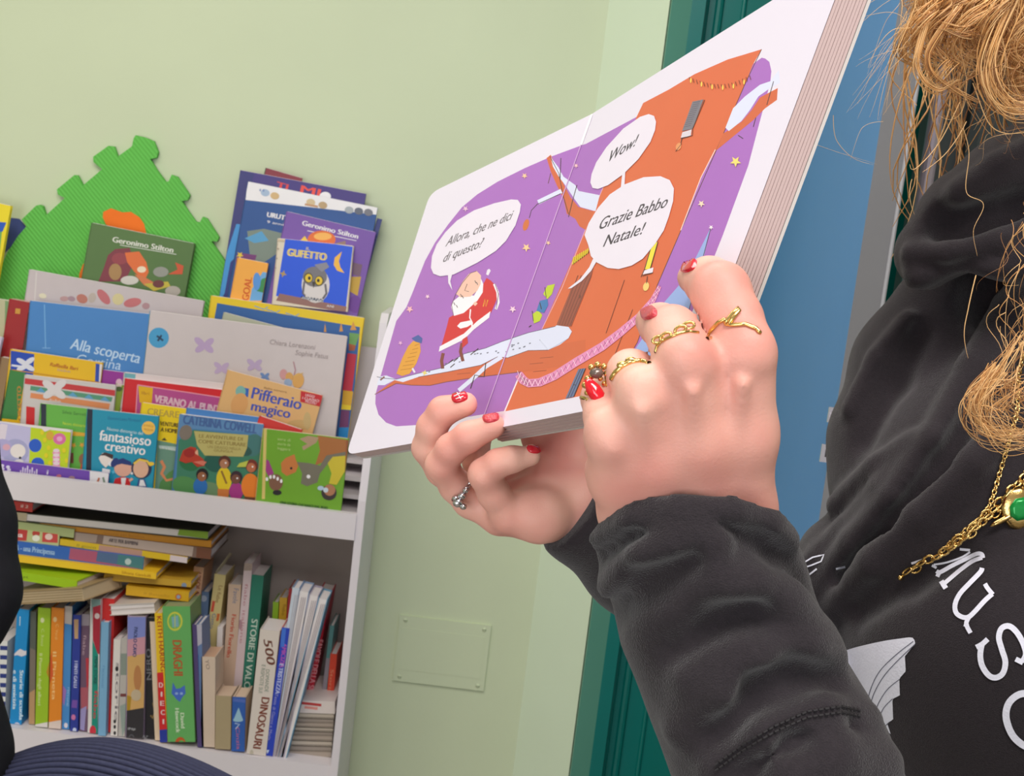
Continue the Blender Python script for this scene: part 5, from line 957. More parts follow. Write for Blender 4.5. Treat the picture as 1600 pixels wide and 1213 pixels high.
# fingers are blended apart so that they stay separate
def finger(base, chain, k=.004, kw=.005):
    base.p += SDF().chain(chain, k).p
RF = []
RF.append(SDF().chain([N_(1164, 552, .453, 45), N_(1146, 500, .460, 45), N_(1126, 456, .467, 46), N_(1108, 440, .487, 38), N_(1084, 434, .507, 26)], .003))
RF.append(SDF().chain([N_(1072, 570, .449, 44), N_(1060, 540, .456, 42), N_(1050, 519, .463, 41), N_(1032, 508, .482, 33), N_(1016, 502, .500, 24)], .003))
RF.append(SDF().chain([N_(1004, 622, .452, 38), N_(994, 600, .460, 37), N_(986, 584, .468, 37), N_(975, 590, .485, 30), N_(965, 600, .500, 23)], .003))
RF.append(SDF().chain([N_(956, 686, .459, 36), N_(946, 650, .468, 33), N_(940, 622, .476, 31), N_(946, 625, .492, 25), N_(955, 632, .505, 20)], .003))
RF.append(SDF().chain([N_(1150, 720, .478, 38), N_(1172, 650, .495, 34), N_(1160, 590, .520, 30), N_(1140, 545, .535, 26)], .004))
class Multi(SDF):
    """palm plus fingers: each finger melts into the palm, fingers meet one another with a crease"""
    def __init__(s, palm, fingers, kf=.005, kx=.0012): s.palm, s.f, s.kf, s.kx = palm, fingers, kf, kx; s.p = palm.p+[q for f in fingers for q in f.p]
    def grid(s, h):
        ad = [q for q in s.p if q[0] == 'add']
        l = np.min([np.minimum(q[1]-q[3], q[2]-q[4]) for q in ad], 0)-3*h; u = np.max([np.maximum(q[1]+q[3], q[2]+q[4]) for q in ad], 0)+3*h
        return l, u
    def val(s, X):
        P = s.palm.val(X); out = P
        for f in s.f: out = SDF.smin(out, SDF.smin(P, f.val(X), s.kf), s.kx)
        return out
    def mesh(s, h):
        l, u = s.grid(h); n = np.ceil((u-l)/h).astype(int)+1
        X = np.stack(np.meshgrid(*[l[i]+h*np.arange(n[i]) for i in range(3)], indexing='ij'), -1).astype(np.float32)
        D = np.concatenate([s.val(X[i:i+12]) for i in range(0, n[0], 12)]); return nets(D, l, h)
hands = []
MR = Multi(R, RF); V, F = MR.mesh(.0013); hands.append((relax(V, F, 2, .4), F))
# left hand, palm up, fingers curled over the lower edge of the book
L = SDF()
L.chain([N_(797, 803, .690, 30), N_(842, 806, .694, 38), N_(886, 800, .715, 40), N_(985, 880, .732, 34)], K)
L.chain([N_(782, 806, .702, 30), N_(840, 800, .708, 40), N_(888, 796, .718, 40), N_(985, 880, .735, 34)], K)
L.chain([N_(790, 785, .718, 30), N_(850, 780, .72, 40), N_(905, 785, .718, 44)], K)
L.chain([N_(806, 765, .735, 28), N_(860, 760, .733, 38), N_(910, 775, .725, 42)], K)
L.chain([N_(885, 765, .724, 42), N_(892, 715, .735, 42), N_(868, 700, .745, 36)], K); L.chain([N_(905, 690, .738, 40), N_(860, 690, .748, 30), N_(835, 680, .752, 20)], K)
L.chain([N_(900, 770, .722, 44), N_(865, 725, .742, 34), N_(850, 660, .765, 26), N_(845, 610, .775, 20)], K)
LF = [SDF().chain([N_(795, 803, .690, 28), N_(772, 772, .682, 25), N_(757, 741, .674, 25), N_(778, 724, .669, 22), N_(800, 718, .667, 20.5), N_(829, 713, .668, 16)], .003),
      SDF().chain([N_(780, 806, .702, 28), N_(734, 784, .703, 25), N_(712, 760, .697, 25), N_(690, 727, .686, 25), N_(705, 702, .679, 24), N_(732, 683, .673, 23.5), N_(771, 666, .668, 19)], .003),
      SDF().chain([N_(790, 790, .722, 27), N_(720, 762, .722, 24), N_(690, 735, .712, 24), N_(668, 700, .702, 24), N_(675, 668, .694, 23.5), N_(692, 643, .689, 23), N_(727, 632, .684, 19.5)], .003),
      SDF().chain([N_(806, 768, .738, 26), N_(744, 722, .738, 21), N_(748, 680, .755, 20), N_(775, 640, .775, 17)], .003)]
ML = Multi(L, LF, .004); V, F = ML.mesh(.0014); hands.append((relax(V, F, 2, .4), F))
# arms under the sleeves, trunk, neck and head (mostly outside the photo)
T_ = SDF(); k = .02
T_.chain([N_(1100, 900, .495, 68), N_(1200, 1130, .49, 90), N_(1290, 1420, .47, 100)], k); T_.chain([N_(1310, 1440, .47, 100), N_(1720, 1700, .60, 120), N_(2150, 1200, .72, 125), N_(1900, 850, .80, 120)], k)
T_.chain([N_(985, 880, .736, 34), N_(1120, 1000, .785, 56), N_(1290, 1080, .86, 60)], k); T_.chain([N_(1290, 1080, .86, 60), N_(1450, 860, .90, 50), N_(1520, 700, .91, 50)], k)
T_.chain([N_(1640, 660, .88, 90), N_(1680, 1000, .88, 160), N_(1700, 1500, .88, 160)], .05); T_.cap(W(1500, 640, .90), W(1830, 800, .80), rp(60, .86), rp(80, .74), .03)
T_.chain([N_(1660, 560, .83, 95), N_(1690, 330, .83, 85), N_(1710, 150, .83, 90)], .03)
HC = W(1740, -20, .83); hx = -RI; hu = UI; hf = nrm(np.array([-.75, -.6, -.1])); hs = nrm(np.cross(hu, hf))
T_.cap(HC+hu*.05, HC+hu*.03-hf*.02, .082, .088, .03).cap(HC-hu*.03+hf*.03, HC-hu*.065+hf*.055, .055, .032, .03)
T_.cap(HC+hu*.012+hf*.085, HC-hu*.022+hf*.104, .007, .011, .008); T_.cap(HC-hu*.045+hf*.078-hs*.018, HC-hu*.045+hf*.078+hs*.018, .006, .006, .006); T_.cap(HC-hu*.053+hf*.077-hs*.014, HC-hu*.053+hf*.077+hs*.014, .006, .006, .006)
for q in (-1, 1): T_.cap(HC+hu*.02+hf*.084+hs*q*.032, HC+hu*.02+hf*.084+hs*q*.034, .011, .011, .006, 'sub'); T_.cap(HC+hu*.02+hf*.072+hs*q*.032, HC+hu*.02+hf*.072+hs*q*.033, .0125, .0125, .002); T_.cap(HC+hs*q*.082+hu*.02, HC+hs*q*.084-hu*.015, .016, .011, .006)
V, F = T_.mesh(.006); body = big_mesh('body', hands+[(relax(V, F, 1), F)], skin, reader)
eyem = mat((236, 232, 228), .2); iris = mat((70, 52, 40), .2)
for q in (-1, 1):
    b = MB(); c = HC+hu*.02+hf*.0755+hs*q*.032; b.ell(c, hs*.0112, hu*.0112, hf*.0112, eyem); b.ell(c+hf*.0088, hs*.005, hu*.005, hf*.003, iris); b.build('eye', reader, True)

# nails
nailm = mat((196, 28, 46), .12, 0, .08, 400, 0, 200, .6, 'red_nail_varnish'); glit = mat((206, 60, 72), .2, .25, .3, 900, .6, 900, .8, 'glitter_nail_varnish')
def nail(sd, x, y, ax, ay, mt, deco=None, lift=.0004):      # curved plate lying on the finger surface; ax, ay half axes in photo pixels
    p = MR.hit(x, y) if sd == 'R' else ML.hit(x, y)
    mod = MR if sd == 'R' else ML
    mb = MB(); n1_, n2_ = 8, 10; G = []
    ctr = mod.hit(x, y)
    for i in range(n1_+1):
        row = []
        for j in range(n2_+1):
            u_, v_ = -1+2*i/n1_, -1+2*j/n2_
            sx = u_*math.sqrt(1-v_*v_/2*.8); sy = v_*math.sqrt(1-u_*u_/2*.8)
            q = mod.hit(x+ax[0]*sx+ay[0]*sy, y+ax[1]*sx+ay[1]*sy)
            row.append(q)
        G.append(row)
    for r_ in G:
        for j, q in enumerate(r_):
            if q is None: r_[j] = ctr
    base = len(mb.v); e = 1e-4; off = []
    for r_ in G:
        for q in r_:
            g = np.array([mod.val((q+np.eye(3)[a]*e)[None])[0]-mod.val((q-np.eye(3)[a]*e)[None])[0] for a in range(3)]); off.append(nrm(g))
    VV = [q for r_ in G for q in r_]; edge = lambda i, j: i in (0, n1_) or j in (0, n2_)
    P = [q+off[i]*(lift+.0007 if not edge(i//(n2_+1), i % (n2_+1)) else -.0003) for i, q in enumerate(VV)]
    F_ = [(i*(n2_+1)+j, (i+1)*(n2_+1)+j, (i+1)*(n2_+1)+j+1, i*(n2_+1)+j+1) for i in range(n1_) for j in range(n2_)]
    mb.tris(P, F_, mt)
    if deco:
        for (da, db) in [q for q in deco if mod.hit(*q[0]) is not None and mod.hit(*q[1]) is not None]: mb.tube([mod.hit(*da)+off[len(off)//2]*.0014, mod.hit(*db)+off[len(off)//2]*.0014], .00035, mat((240, 226, 230), .3), 6)
    return mb.build('nail', reader, True)
nail('R', 1077, 416, (12, -3), (-3, 10), nailm)
nail('R', 1014, 490, (13, -5), (3, 9), glit)
nail('L', 718, 620, (13, -4), (3, 9), nailm, [((711, 622), (721, 617)), ((714, 626), (726, 622)), ((716, 616), (722, 626))])
nail('L', 767, 651, (14, -3), (2, 9.5), glit)
nail('L', 834, 702, (11, 0), (3, 7), nailm)
# ------------------------------------------------------------------ hoodie
fab = mat((48, 43, 47), .92, 0, .22, 500, .8, 1600, .15, 'black_sweatshirt_fabric', sheen=.22)
H = SDF(); k = .025
H.chain([N_(1552, 800, .83, 235), N_(1600, 1000, .80, 260), N_(1640, 1350, .80, 270)], .04)
H.chain([N_(1800, 700, .82, 260), N_(1820, 1300, .82, 300)], .04)
H.chain([N_(1620, 560, .88, 190), N_(1560, 760, .86, 210)], .04)
# far shoulder and arm, then the far forearm reaching to the left hand
H.chain([N_(1480, 500, .86, 92), N_(1432, 575, .86, 96), N_(1398, 690, .85, 98), N_(1392, 745, .845, 92)], .012)
H.chain([N_(1320, 880, .84, 76), N_(1420, 860, .84, 120)], .012)
H.chain([N_(880, 795, .705, 60), N_(902, 815, .712, 60), N_(985, 885, .735, 70), N_(1120, 990, .78, 88), N_(1290, 1100, .84, 100)], .010)
# the hood lying round the neck
H.chain([N_(1458, 396, .80, 60), N_(1520, 352, .80, 84), N_(1600, 318, .81, 110), N_(1700, 280, .82, 150)], .012)
H.chain([N_(1440, 430, .785, 28), N_(1500, 432, .775, 34), N_(1600, 400, .77, 40), N_(1720, 350, .77, 50)], .008)
FOLD = .1
base = SDF(); base.p = list(H.p)
def ridge(path, r, k=.006, op='add', sink=.35, src=None):
    P = []
    for x, y in path:
        q = (src or base).hit(x, y)
        if q is None: continue
        d = (q-CAM)@FW; P.append((q+nrm(q-CAM)*rp(r, d)*sink*FOLD, rp(r, d)*1.45))
    for (a, ra), (b, rb) in zip(P[:-1], P[1:]): H.cap(a, b, ra, rb, k, op)
ridge([(1486, 350), (1530, 346), (1600, 334), (1660, 324)], 30, .006, 'sub', -.1); ridge([(1436, 408), (1500, 404), (1560, 390), (1640, 350)], 7, .006, 'sub', .0)
ridge([(1424, 396), (1480, 396), (1560, 376), (1640, 340)], 12, .006); ridge([(1500, 300), (1560, 262), (1620, 230)], 14, .01)
ridge([(1500, 470), (1560, 465), (1640, 440)], 26, .02, 'sub', .0)
ridge([(1285, 925), (1340, 850), (1400, 780), (1460, 690), (1520, 580), (1580, 480), (1640, 400)], 20, .0035)
ridge([(1310, 950), (1370, 880), (1440, 810), (1520, 730), (1600, 640)], 22, .0035)
ridge([(1325, 905), (1400, 820), (1470, 730), (1540, 620)], 12, .008, 'sub', .1)
ridge([(1268, 880), (1320, 830), (1380, 760), (1420, 700)], 12, .008); ridge([(1310, 790), (1370, 730), (1430, 690)], 14, .0035); ridge([(1330, 640), (1370, 560), (1420, 500)], 12, .0035); ridge([(1350, 690), (1400, 600), (1440, 520)], 10, .010, 'sub', .1)
ridge([(1340, 960), (1420, 910), (1500, 870)], 10, .012, 'sub', .2)
# near sleeve, pushed-up cuff and its folds
SL = SDF()
ax0, ax1 = W(1082, 812, .487), W(1120, 960, .492)
SL.chain([N_(1078, 760, .487, 142), N_(1090, 870, .489, 142), N_(1120, 965, .492, 143), N_(1170, 1085, .49, 146), N_(1225, 1200, .485, 158), N_(1310, 1440, .47, 185)], .012)
sb = SDF(); sb.p = list(SL.p)
def sr(path, r, k=.006, op='add', sink=.3):
    P = []
    for x, y in path:
        q = sb.hit(x, y)
        if q is None: continue
        d = (q-CAM)@FW; P.append((q+nrm(q-CAM)*rp(r, d)*sink, rp(r, d)))
    for (a, ra), (b, rb) in zip(P[:-1], P[1:]): SL.cap(a, b, ra, rb, k, op)
sr([(938, 848), (990, 820), (1060, 804), (1140, 802), (1200, 820), (1230, 846)], 18, .008, 'add', .5)
sr([(938, 868), (990, 842), (1060, 828), (1130, 828), (1190, 846), (1232, 874)], 11, .006, 'sub', 0)
sr([(950, 930), (1010, 880), (1060, 858), (1120, 850)], 12, .012, 'add', .4); sr([(955, 960), (1010, 915), (1080, 880)], 11, .012, 'sub', .1)
sr([(1160, 885), (1200, 890), (1250, 915), (1280, 950)], 15, .010, 'sub', .1); sr([(1130, 915), (1180, 920), (1230, 945), (1280, 990)], 16, .014, 'add', .4)
sr([(985, 1060), (1060, 1030), (1130, 985), (1180, 960)], 14, .014, 'sub', .2); sr([(1000, 1090), (1080, 1060), (1150, 1020)], 18, .014, 'add', .5)
sr([(1060, 1140), (1140, 1090), (1200, 1040), (1260, 1015), (1300, 1030)], 15, .012, 'add', .3); sr([(1130, 1150), (1190, 1080), (1240, 1060), (1300, 1070)], 14, .012, 'sub', .1)
sr([(1110, 1205), (1200, 1150), (1290, 1110), (1360, 1120)], 12, .010, 'add', .3); sr([(1160, 1215), (1240, 1165), (1330, 1140)], 9, .008, 'sub', .1); sr([(1230, 1215), (1310, 1180), (1390, 1190)], 14, .012, 'add', .3)
# near upper arm, outside the photo to the right
SL.chain([N_(1310, 1440, .47, 185), N_(1720, 1700, .60, 200), N_(2150, 1200, .72, 210), N_(1930, 850, .80, 220)], .02)
H.half(W(890, 804, .71), W(840, 762, .71)-W(985, 885, .735), .001); SL.half(W(1083, 834, .487), nrm(W(1078, 700, .478)-W(1120, 960, .492))+.72*FW+.26*RI, .005)
V1, F1 = H.mesh(.003); V2, F2 = SL.mesh(.0025)
hood = big_mesh('hoodie', [(relax(V1, F1, 2), F1), (relax(V2, F2, 2), F2)], fab, reader)
# stitched seam across the near elbow
def on_hoodie(x, y, lift=.0006, chest=True):
    best = None
    for q in ((HH.hit(x, y),) if chest else (HH.hit(x, y), SS.hit(x, y))):
        if q is not None and (best is None or (q-CAM)@FW < (best-CAM)@FW): best = q
    return None if best is None else best-nrm(best-CAM)*lift
HH, SS = H, SL
thread = mat((36, 33, 36), .8, 0, .1, 300)
mb = MB()
for off in (0, 9):
    pts = [(1118, 1196), (1160, 1165), (1210, 1135), (1262, 1112), (1316, 1104), (1352, 1112)]
    P3 = []
    for i in range(len(pts)-1):
        for t in np.linspace(0, 1, 7)[:-1]: P3.append(on_hoodie(pts[i][0]+(pts[i+1][0]-pts[i][0])*t, pts[i][1]+(pts[i+1][1]-pts[i][1])*t+off, .0003, False))
    for i in range(0, len(P3)-1): mb.tube([P3[i], P3[i]*.3+P3[i+1]*.7], .0005, thread, 5)
mb.build('seam_stitching', hood)
# white print on the chest
ink = mat((226, 226, 240), .7, 0, .04, 300, .3, 700, .2, 'white_print')
def stroke(mb, pts, wd, mt, lift=.0008):
    ps = []
    for i in range(len(pts)-1):
        n = max(2, int(math.hypot(pts[i+1][0]-pts[i][0], pts[i+1][1]-pts[i][1])/5))
        for t in np.linspace(0, 1, n, endpoint=False): ps.append((pts[i][0]+(pts[i+1][0]-pts[i][0])*t, pts[i][1]+(pts[i+1][1]-pts[i][1])*t))
    ps.append(pts[-1]); Lf, Rt = [], []
    for i, p in enumerate(ps):
        a, c = ps[max(i-1, 0)], ps[min(i+1, len(ps)-1)]; dx, dy = c[0]-a[0], c[1]-a[1]; l = math.hypot(dx, dy) or 1
        ww = wd/2 if not callable(wd) else wd(i/(len(ps)-1))/2
        Lf.append(on_hoodie(p[0]-dy/l*ww, p[1]+dx/l*ww, lift)); Rt.append(on_hoodie(p[0]+dy/l*ww, p[1]-dx/l*ww, lift))
    for i in range(len(ps)-1):
        q = [Lf[i], Lf[i+1], Rt[i+1], Rt[i]]
        if all(z is not None for z in q) and max(np.linalg.norm(q[a]-q[a-1]) for a in range(4)) < .02: mb.poly(q, mt)
zH = Z(1200, 860, 3.4375)
def curve(P, n=8):                                          # smooth curve through points
    P = [np.array(p, float) for p in P]; out = []
    for i in range(len(P)-1):
        p0, p1, p2, p3 = P[max(i-1, 0)], P[i], P[i+1], P[min(i+2, len(P)-1)]
        for t in np.linspace(0, 1, n, endpoint=False): out.append(tuple(.5*((2*p1)+(-p0+p2)*t+(2*p0-5*p1+4*p2-p3)*t*t+(-p0+3*p1-3*p2+p3)*t**3)))
    return out+[tuple(P[-1])]
LET = [([(770, 72), (830, 52)], 3.5), ([(880, 82), (905, 95)], 4), ([(890, 78), (960, 66), (1040, 38), (1085, 10)], 3), ([(905, 112), (925, 118), (985, 85), (1060, 48), (1120, 20), (1148, 22), (1155, 42)], 6.5), ([(905, 125), (925, 135)], 8), ([(930, 165), (955, 205)], 8), ([(940, 185), (980, 150), (1040, 100), (1100, 58), (1150, 40)], 6.5), ([(1030, -5), (1085, 0)], 4),
               ([(1150, 95), (1140, 118), (1080, 180), (1030, 235), (1005, 290), (1010, 335), (1040, 358), (1075, 360), (1110, 330), (1165, 270), (1205, 235)], 7.5), ([(1165, 180), (1180, 205), (1208, 238)], 7), ([(1085, 350), (1065, 395), (1088, 445)], 7), ([(1052, 400), (1078, 408)], 5),
               ([(1180, 478), (1150, 505), (1118, 522)], 8), ([(1150, 500), (1140, 560), (1150, 620), (1185, 672), (1225, 685), (1262, 660), (1275, 600), (1255, 530), (1240, 470), (1255, 420), (1295, 408), (1335, 440), (1370, 500), (1385, 560), (1365, 600)], 9), ([(1330, 585), (1370, 605)], 8),
               ([(1420, 770), (1350, 775), (1295, 820), (1278, 890), (1300, 970), (1340, 1025), (1400, 1060), (1460, 1050)], 11)]

for ids in ((0, 1, 2, 3, 4, 5, 6, 7), (8, 9, 10, 11), (12, 13, 14), (15,)):
    mb = MB()
    for q in ids: stroke(mb, PX(zH, curve(LET[q][0], 5)) if len(LET[q][0]) > 2 else PX(zH, LET[q][0]), LET[q][1], ink)
    mb.build('printed_letter', hood)
for L_, w_ in (([(168, 100), (195, 65), (240, 38), (300, 24), (285, 60), (230, 82), (172, 100)], 2.2), ([(210, 140), (262, 100)], 2.6), ([(365, 102), (415, 90)], 3.4)): mb = MB(); stroke(mb, PX(zH, L_), w_, ink); mb.build('printed_mark', hood)
# the ribbed white fan shape
mb = MB()
TOP = curve([(320, 575), (450, 528), (600, 492), (700, 476), (775, 470), (790, 500)], 8); BOT = curve([(320, 580), (400, 660), (500, 790), (570, 900), (630, 955), (660, 990)], 8)
edge = [(790, 505), (765, 535), (735, 570), (740, 650), (705, 690), (708, 780), (668, 800), (672, 910), (640, 930), (658, 985)]
def lerp_path(P, t):
    d = np.cumsum([0]+[math.hypot(P[i+1][0]-P[i][0], P[i+1][1]-P[i][1]) for i in range(len(P)-1)]); x = t*d[-1]
    return (np.interp(x, d, [p[0] for p in P]), np.interp(x, d, [p[1] for p in P]))
NS, NT = 40, 30; A_ = [[None]*(NT+1) for _ in range(NS+1)]
lf = curve([(320, 575), (400, 660), (500, 790), (570, 900), (658, 988)], 8); tp = TOP
for i in range(NS+1):
    s_ = i/NS; a = np.array(lerp_path(lf, s_)); e = np.array(lerp_path(edge, s_)); tpt = np.array(lerp_path(TOP, 1))
    for j in range(NT+1):
        t = j/NT; p = a*(1-t)+e*t
        if i < 6: q = np.array(lerp_path(TOP, t)); p = p*(i/6)+q*(1-i/6) if i else q
        A_[i][j] = on_hoodie(*zH(*p), .0008)
for i in range(NS):
    for j in range(NT):
        q = [A_[i][j], A_[i+1][j], A_[i+1][j+1], A_[i][j+1]]
        if all(z is not None for z in q) and max(np.linalg.norm(q[a]-q[a-1]) for a in range(4)) < .02: mb.poly(q, ink)
gl_ = mat((96, 96, 112), .7)
for L_ in ([(780, 490), (690, 560), (600, 650), (550, 750), (525, 860)], [(790, 505), (700, 590), (620, 680), (565, 780), (540, 880)], [(705, 695), (640, 750), (590, 830), (570, 905)], [(668, 800), (620, 850), (590, 920)], [(650, 925), (630, 945)]):
    stroke(mb, PX(zH, curve(L_, 6)), 1.3, gl_, .0012)
mb.build('printed_fan', hood)

# ------------------------------------------------------------------ jewellery
gold = mat((220, 184, 116), .2, 1, .05, 200, .1, 800, .5, 'gold'); silver = mat((196, 196, 200), .2, 1, .05, 200, .1, 600, .5, 'silver'); ruby = mat((222, 14, 40), .06, 0, .1, 300, 0, 200, .9, 'red_glass'); grey_stone = mat((120, 106, 100), .15, .4, .2, 400)
def ringband(mod, pts, r, mt, n=8, lift=.0006, name='ring', extra=None, lab=None):
    P = []
    for i in range(len(pts)-1):
        for t in np.linspace(0, 1, 9)[:-1]:
            q = mod.hit(pts[i][0]+(pts[i+1][0]-pts[i][0])*t, pts[i][1]+(pts[i+1][1]-pts[i][1])*t)
            if q is not None: P.append(q-nrm(q-CAM)*lift)
    q = mod.hit(*pts[-1]); P += [q-nrm(q-CAM)*lift] if q is not None else []
    P = [p for i, p in enumerate(P) if i == 0 or np.linalg.norm(p-P[i-1]) < .008]
    # close the band round the back of the finger
    a, b_ = P[0], P[-1]; dep = nrm(np.mean(P, 0)-CAM); c = (a+b_)/2; rr_ = np.linalg.norm(a-b_)/2
    back = [c+(b_-c)*math.cos(t)+dep*rr_*1.5*math.sin(t) for t in np.linspace(0, math.pi, 12)][1:-1]
    mb = MB(); mb.tube(P+back+[P[0]], r, mt, n, False)
    if extra: extra(mb)
    o = mb.build(name, reader, True)
    if lab: o['label'] = lab
    return o
def hitR(x, y, l=.001): q = MR.hit(x, y); return q-nrm(q-CAM)*l
ringband(MR, [zD(*p) for p in ((1130, 520), (1150, 475), (1190, 432), (1225, 415), (1232, 440), (1260, 445), (1340, 440), (1395, 462), (1416, 485))], .00075, gold, lab='thin gold ring with a pointed V',
    extra=lambda m_: m_.tube([hitR(*zD(*p)) for p in ((1228, 440), (1240, 418), (1270, 380), (1302, 352), (1306, 362), (1275, 400), (1245, 445))], .0008, gold, 8))
def links(m_):
    for (x, y, a) in ((905, 508, -.5), (985, 470, -.4), (1030, 448, -.2), (865, 525, -.3)):
        c = hitR(*zD(x, y), .0014); q = [c+RI*rp(9*math.cos(t)*math.cos(a)-5*math.sin(t)*math.sin(a), .46)-UI*rp(9*math.cos(t)*math.sin(a)+5*math.sin(t)*math.cos(a), .46) for t in np.linspace(0, 2*math.pi, 15)]
        m_.tube(q, .0006, gold, 7, False)
ringband(MR, [zD(*p) for p in ((850, 590), (858, 560), (880, 535), (930, 510), (980, 490), (1030, 480), (1080, 485))], .0006, gold, extra=links, lab='gold chain-link ring')
ringband(MR, [zD(*p) for p in ((612, 735), (630, 705), (670, 668), (720, 645), (770, 640), (815, 655))], .001, gold, lab='plain gold band',
    extra=lambda m_: [m_.ell(hitR(*zD(x, y), .001), RI*.0022, UI*.0016, FW*.0012, gold) for x, y in ((670, 665), (715, 642))])
c0 = hitR(938, 607, .0025); mb = MB(); fx, fy = RI*.6+UI*.8, UI*.6-RI*.8
ringaxis = nrm(W(930, 600, .47)-W(950, 660, .47))
mb.ell(W(933, 618, .4665), RI*.0042-UI*.0014, UI*.0068-RI*.0028, -FW*.0036, ruby, 8, 5)
for i in range(16):
    a = 2*math.pi*i/16; x, y = 934+17*math.cos(a)+7*math.sin(a)*.4, 618+30*math.sin(a)+4*math.cos(a)
    mb.ell(W(x, y, .4685), RI*.0011, UI*.0011, FW*.0011, gold, 8, 5)
mb.ell(W(932, 583, .468), RI*.0028, UI*.0022, -FW*.0025, grey_stone, 8, 5)
for x, y in ((918, 592), (924, 574), (934, 570), (944, 573), (948, 584), (955, 592), (958, 604), (956, 618), (950, 630), (943, 640), (914, 602)): mb.ell(W(x, y, .468), RI*.0013, UI*.0013, FW*.0013, gold, 8, 5)
for t in range(4): mb.tube([W(946+t*4, 584+t*2, .469), W(950+t*3, 610, .468), W(944+t*3, 640-t*3, .470)], .0006, gold, 6)
cc = W(944, 640, .470); ex = nrm(W(975, 650, .466)-W(912, 630, .470)); q = [W(943, 632, .474)+ex*.0085*math.cos(t)+FW*.0095*math.sin(t) for t in np.linspace(0, 2*math.pi, 25)]
mb.tube(q, .0011, gold, 8, False); o = mb.build('ring', reader, True); o['label'] = 'large gold ring with red stone'
def srx(m_):
    for x, y, s_ in ((716, 786, 1.6), (722, 775, 1.3), (728, 766, 1.1), (712, 779, 1.1), (724, 792, 1.1)): m_.ell(W(x, y, .686), RI*.0019*s_, UI*.0016*s_, FW*.0018, silver, 10, 6)
ringband(ML, [(709, 781), (716, 784), (724, 776), (730, 764), (734, 757)], .0013, silver, extra=srx, lab='silver knotted ring')
def chain_mesh(path, rl, rt, mt, lift=.004, jit=0):
    mb = MB(); P = curve(path, 12); pts = []
    for x, y in P:
        q = on_hoodie(x, y, lift)
        if q is not None: pts.append(q)
    d = 0; i = 0; last = pts[0]; n = 0
    for p in pts[1:]:
        while np.linalg.norm(p-last) > rl*1.25:
            t = nrm(p-last); c = last+t*rl*.8; s1 = nrm(np.cross(t, FW)); s2 = FW if n % 2 else s1; s3 = nrm(np.cross(t, s2)) if n % 2 else s1
            w_ = s1 if n % 2 == 0 else nrm(s1*.25-FW)
            if jit: c = c+s1*random.uniform(-jit, jit)
            mb.tube([c+t*rl*.85*math.cos(a)+w_*rl*.5*math.sin(a) for a in np.linspace(0, 2*math.pi, 11)], rt, mt, 6, False); n += 1; last = last+t*rl*1.25
    return mb
nk = chain_mesh([(1600, 545), (1592, 590), (1590, 640), (1574, 700), (1562, 740), (1550, 780), (1536, 806), (1500, 836), (1470, 862)], .0023, .0005, gold); nk.build('necklace', reader, True)
nk = chain_mesh([(1640, 700), (1610, 735), (1580, 770), (1555, 795), (1520, 825), (1480, 858), (1440, 880), (1408, 904)], .0042, .0008, gold, .004, .0012)
nk2 = chain_mesh([(1640, 712), (1600, 760), (1560, 800), (1520, 832), (1478, 862)], .0036, .0007, gold, .006, .0014)
i0 = len(nk.v); nk.tris(nk2.v, nk2.f, gold)
e_ = on_hoodie(1407, 903, .004); nk.ell(e_, RI*.0018, UI*.0018, FW*.0018, gold, 10, 6); nk.tube([e_, on_hoodie(1440, 882, .004)], .0007, gold, 6); nk.build('necklace', reader, True)
greenst = mat((30, 150, 70), .15, .2, .2, 100); mb = MB(); pc = on_hoodie(1592, 795, .006)
mb.ell(pc, RI*.009+UI*.006, UI*.011-RI*.005, FW*.0025, gold, 12, 6); mb.ell(pc-FW*.0022, RI*.006+UI*.004, UI*.006-RI*.003, FW*.002, greenst, 8, 5); mb.ell(on_hoodie(1568, 812, .006), RI*.008+UI*.004, UI*.002, FW*.002, gold, 8, 5); mb.build('pendant', reader, True)

# ------------------------------------------------------------------ hair
def hairmat(c): return mat(c, .38, 0, .25, 60, 0, 200, .5, 'hair')
hms = [hairmat((214, 160, 98)), hairmat((198, 140, 82)), hairmat((230, 184, 126)), hairmat((158, 108, 64))]
hc = bpy.data.curves.new('hair', 'CURVE'); hc.dimensions = '3D'; hc.bevel_depth = .00030; hc.bevel_resolution = 1; hc.resolution_u = 2
for q in hms: hc.materials.append(q)
def strand(P, curl=0, turns=0, rad=1.0, mi=None, ph=None):
    sp = hc.splines.new('POLY'); P = np.array(curve3(P, 9)); n = len(P); sp.points.add(n-1); ph = random.uniform(0, 6.28) if ph is None else ph
    for i in range(n):
        t = i/(n-1); tg = nrm(P[min(i+1, n-1)]-P[max(i-1, 0)]); a = nrm(np.cross(tg, FW+.01)); b_ = np.cross(tg, a); an = ph+turns*6.28*t; c = curl*min(1, t*2.5)
        p = P[i]+c*(math.cos(an)*a+math.sin(an)*b_); sp.points[i].co = (p[0], p[1], p[2], 1); sp.points[i].radius = rad*(1-.75*t**2)
    sp.material_index = random.choice((0, 0, 1, 2, 2, 3)) if mi is None else mi
def curve3(P, n): return curve(P, n)
rnd = random.Random(11)
def U(a, b): return rnd.uniform(a, b)
for i in range(420):                                        # the dense curls at the upper right
    x0, y0 = U(1480, 1760), U(-190, -60); x2 = U(1425, 1640) if rnd.random() < .75 else U(1560, 1700); y2 = U(-30, 55) if x2 < 1510 else U(-10, 95) if x2 < 1560 else U(40, 165)
    d = U(.70, .80); strand([W(x0, y0, d+.02), W((x0+x2)/2+U(-40, 40), (y0+y2)/2-20, d), W(x2+U(-10, 30), y2-25, d), W(x2, y2, d)], U(.002, .008), U(.5, 2.2), U(.8, 1.6))
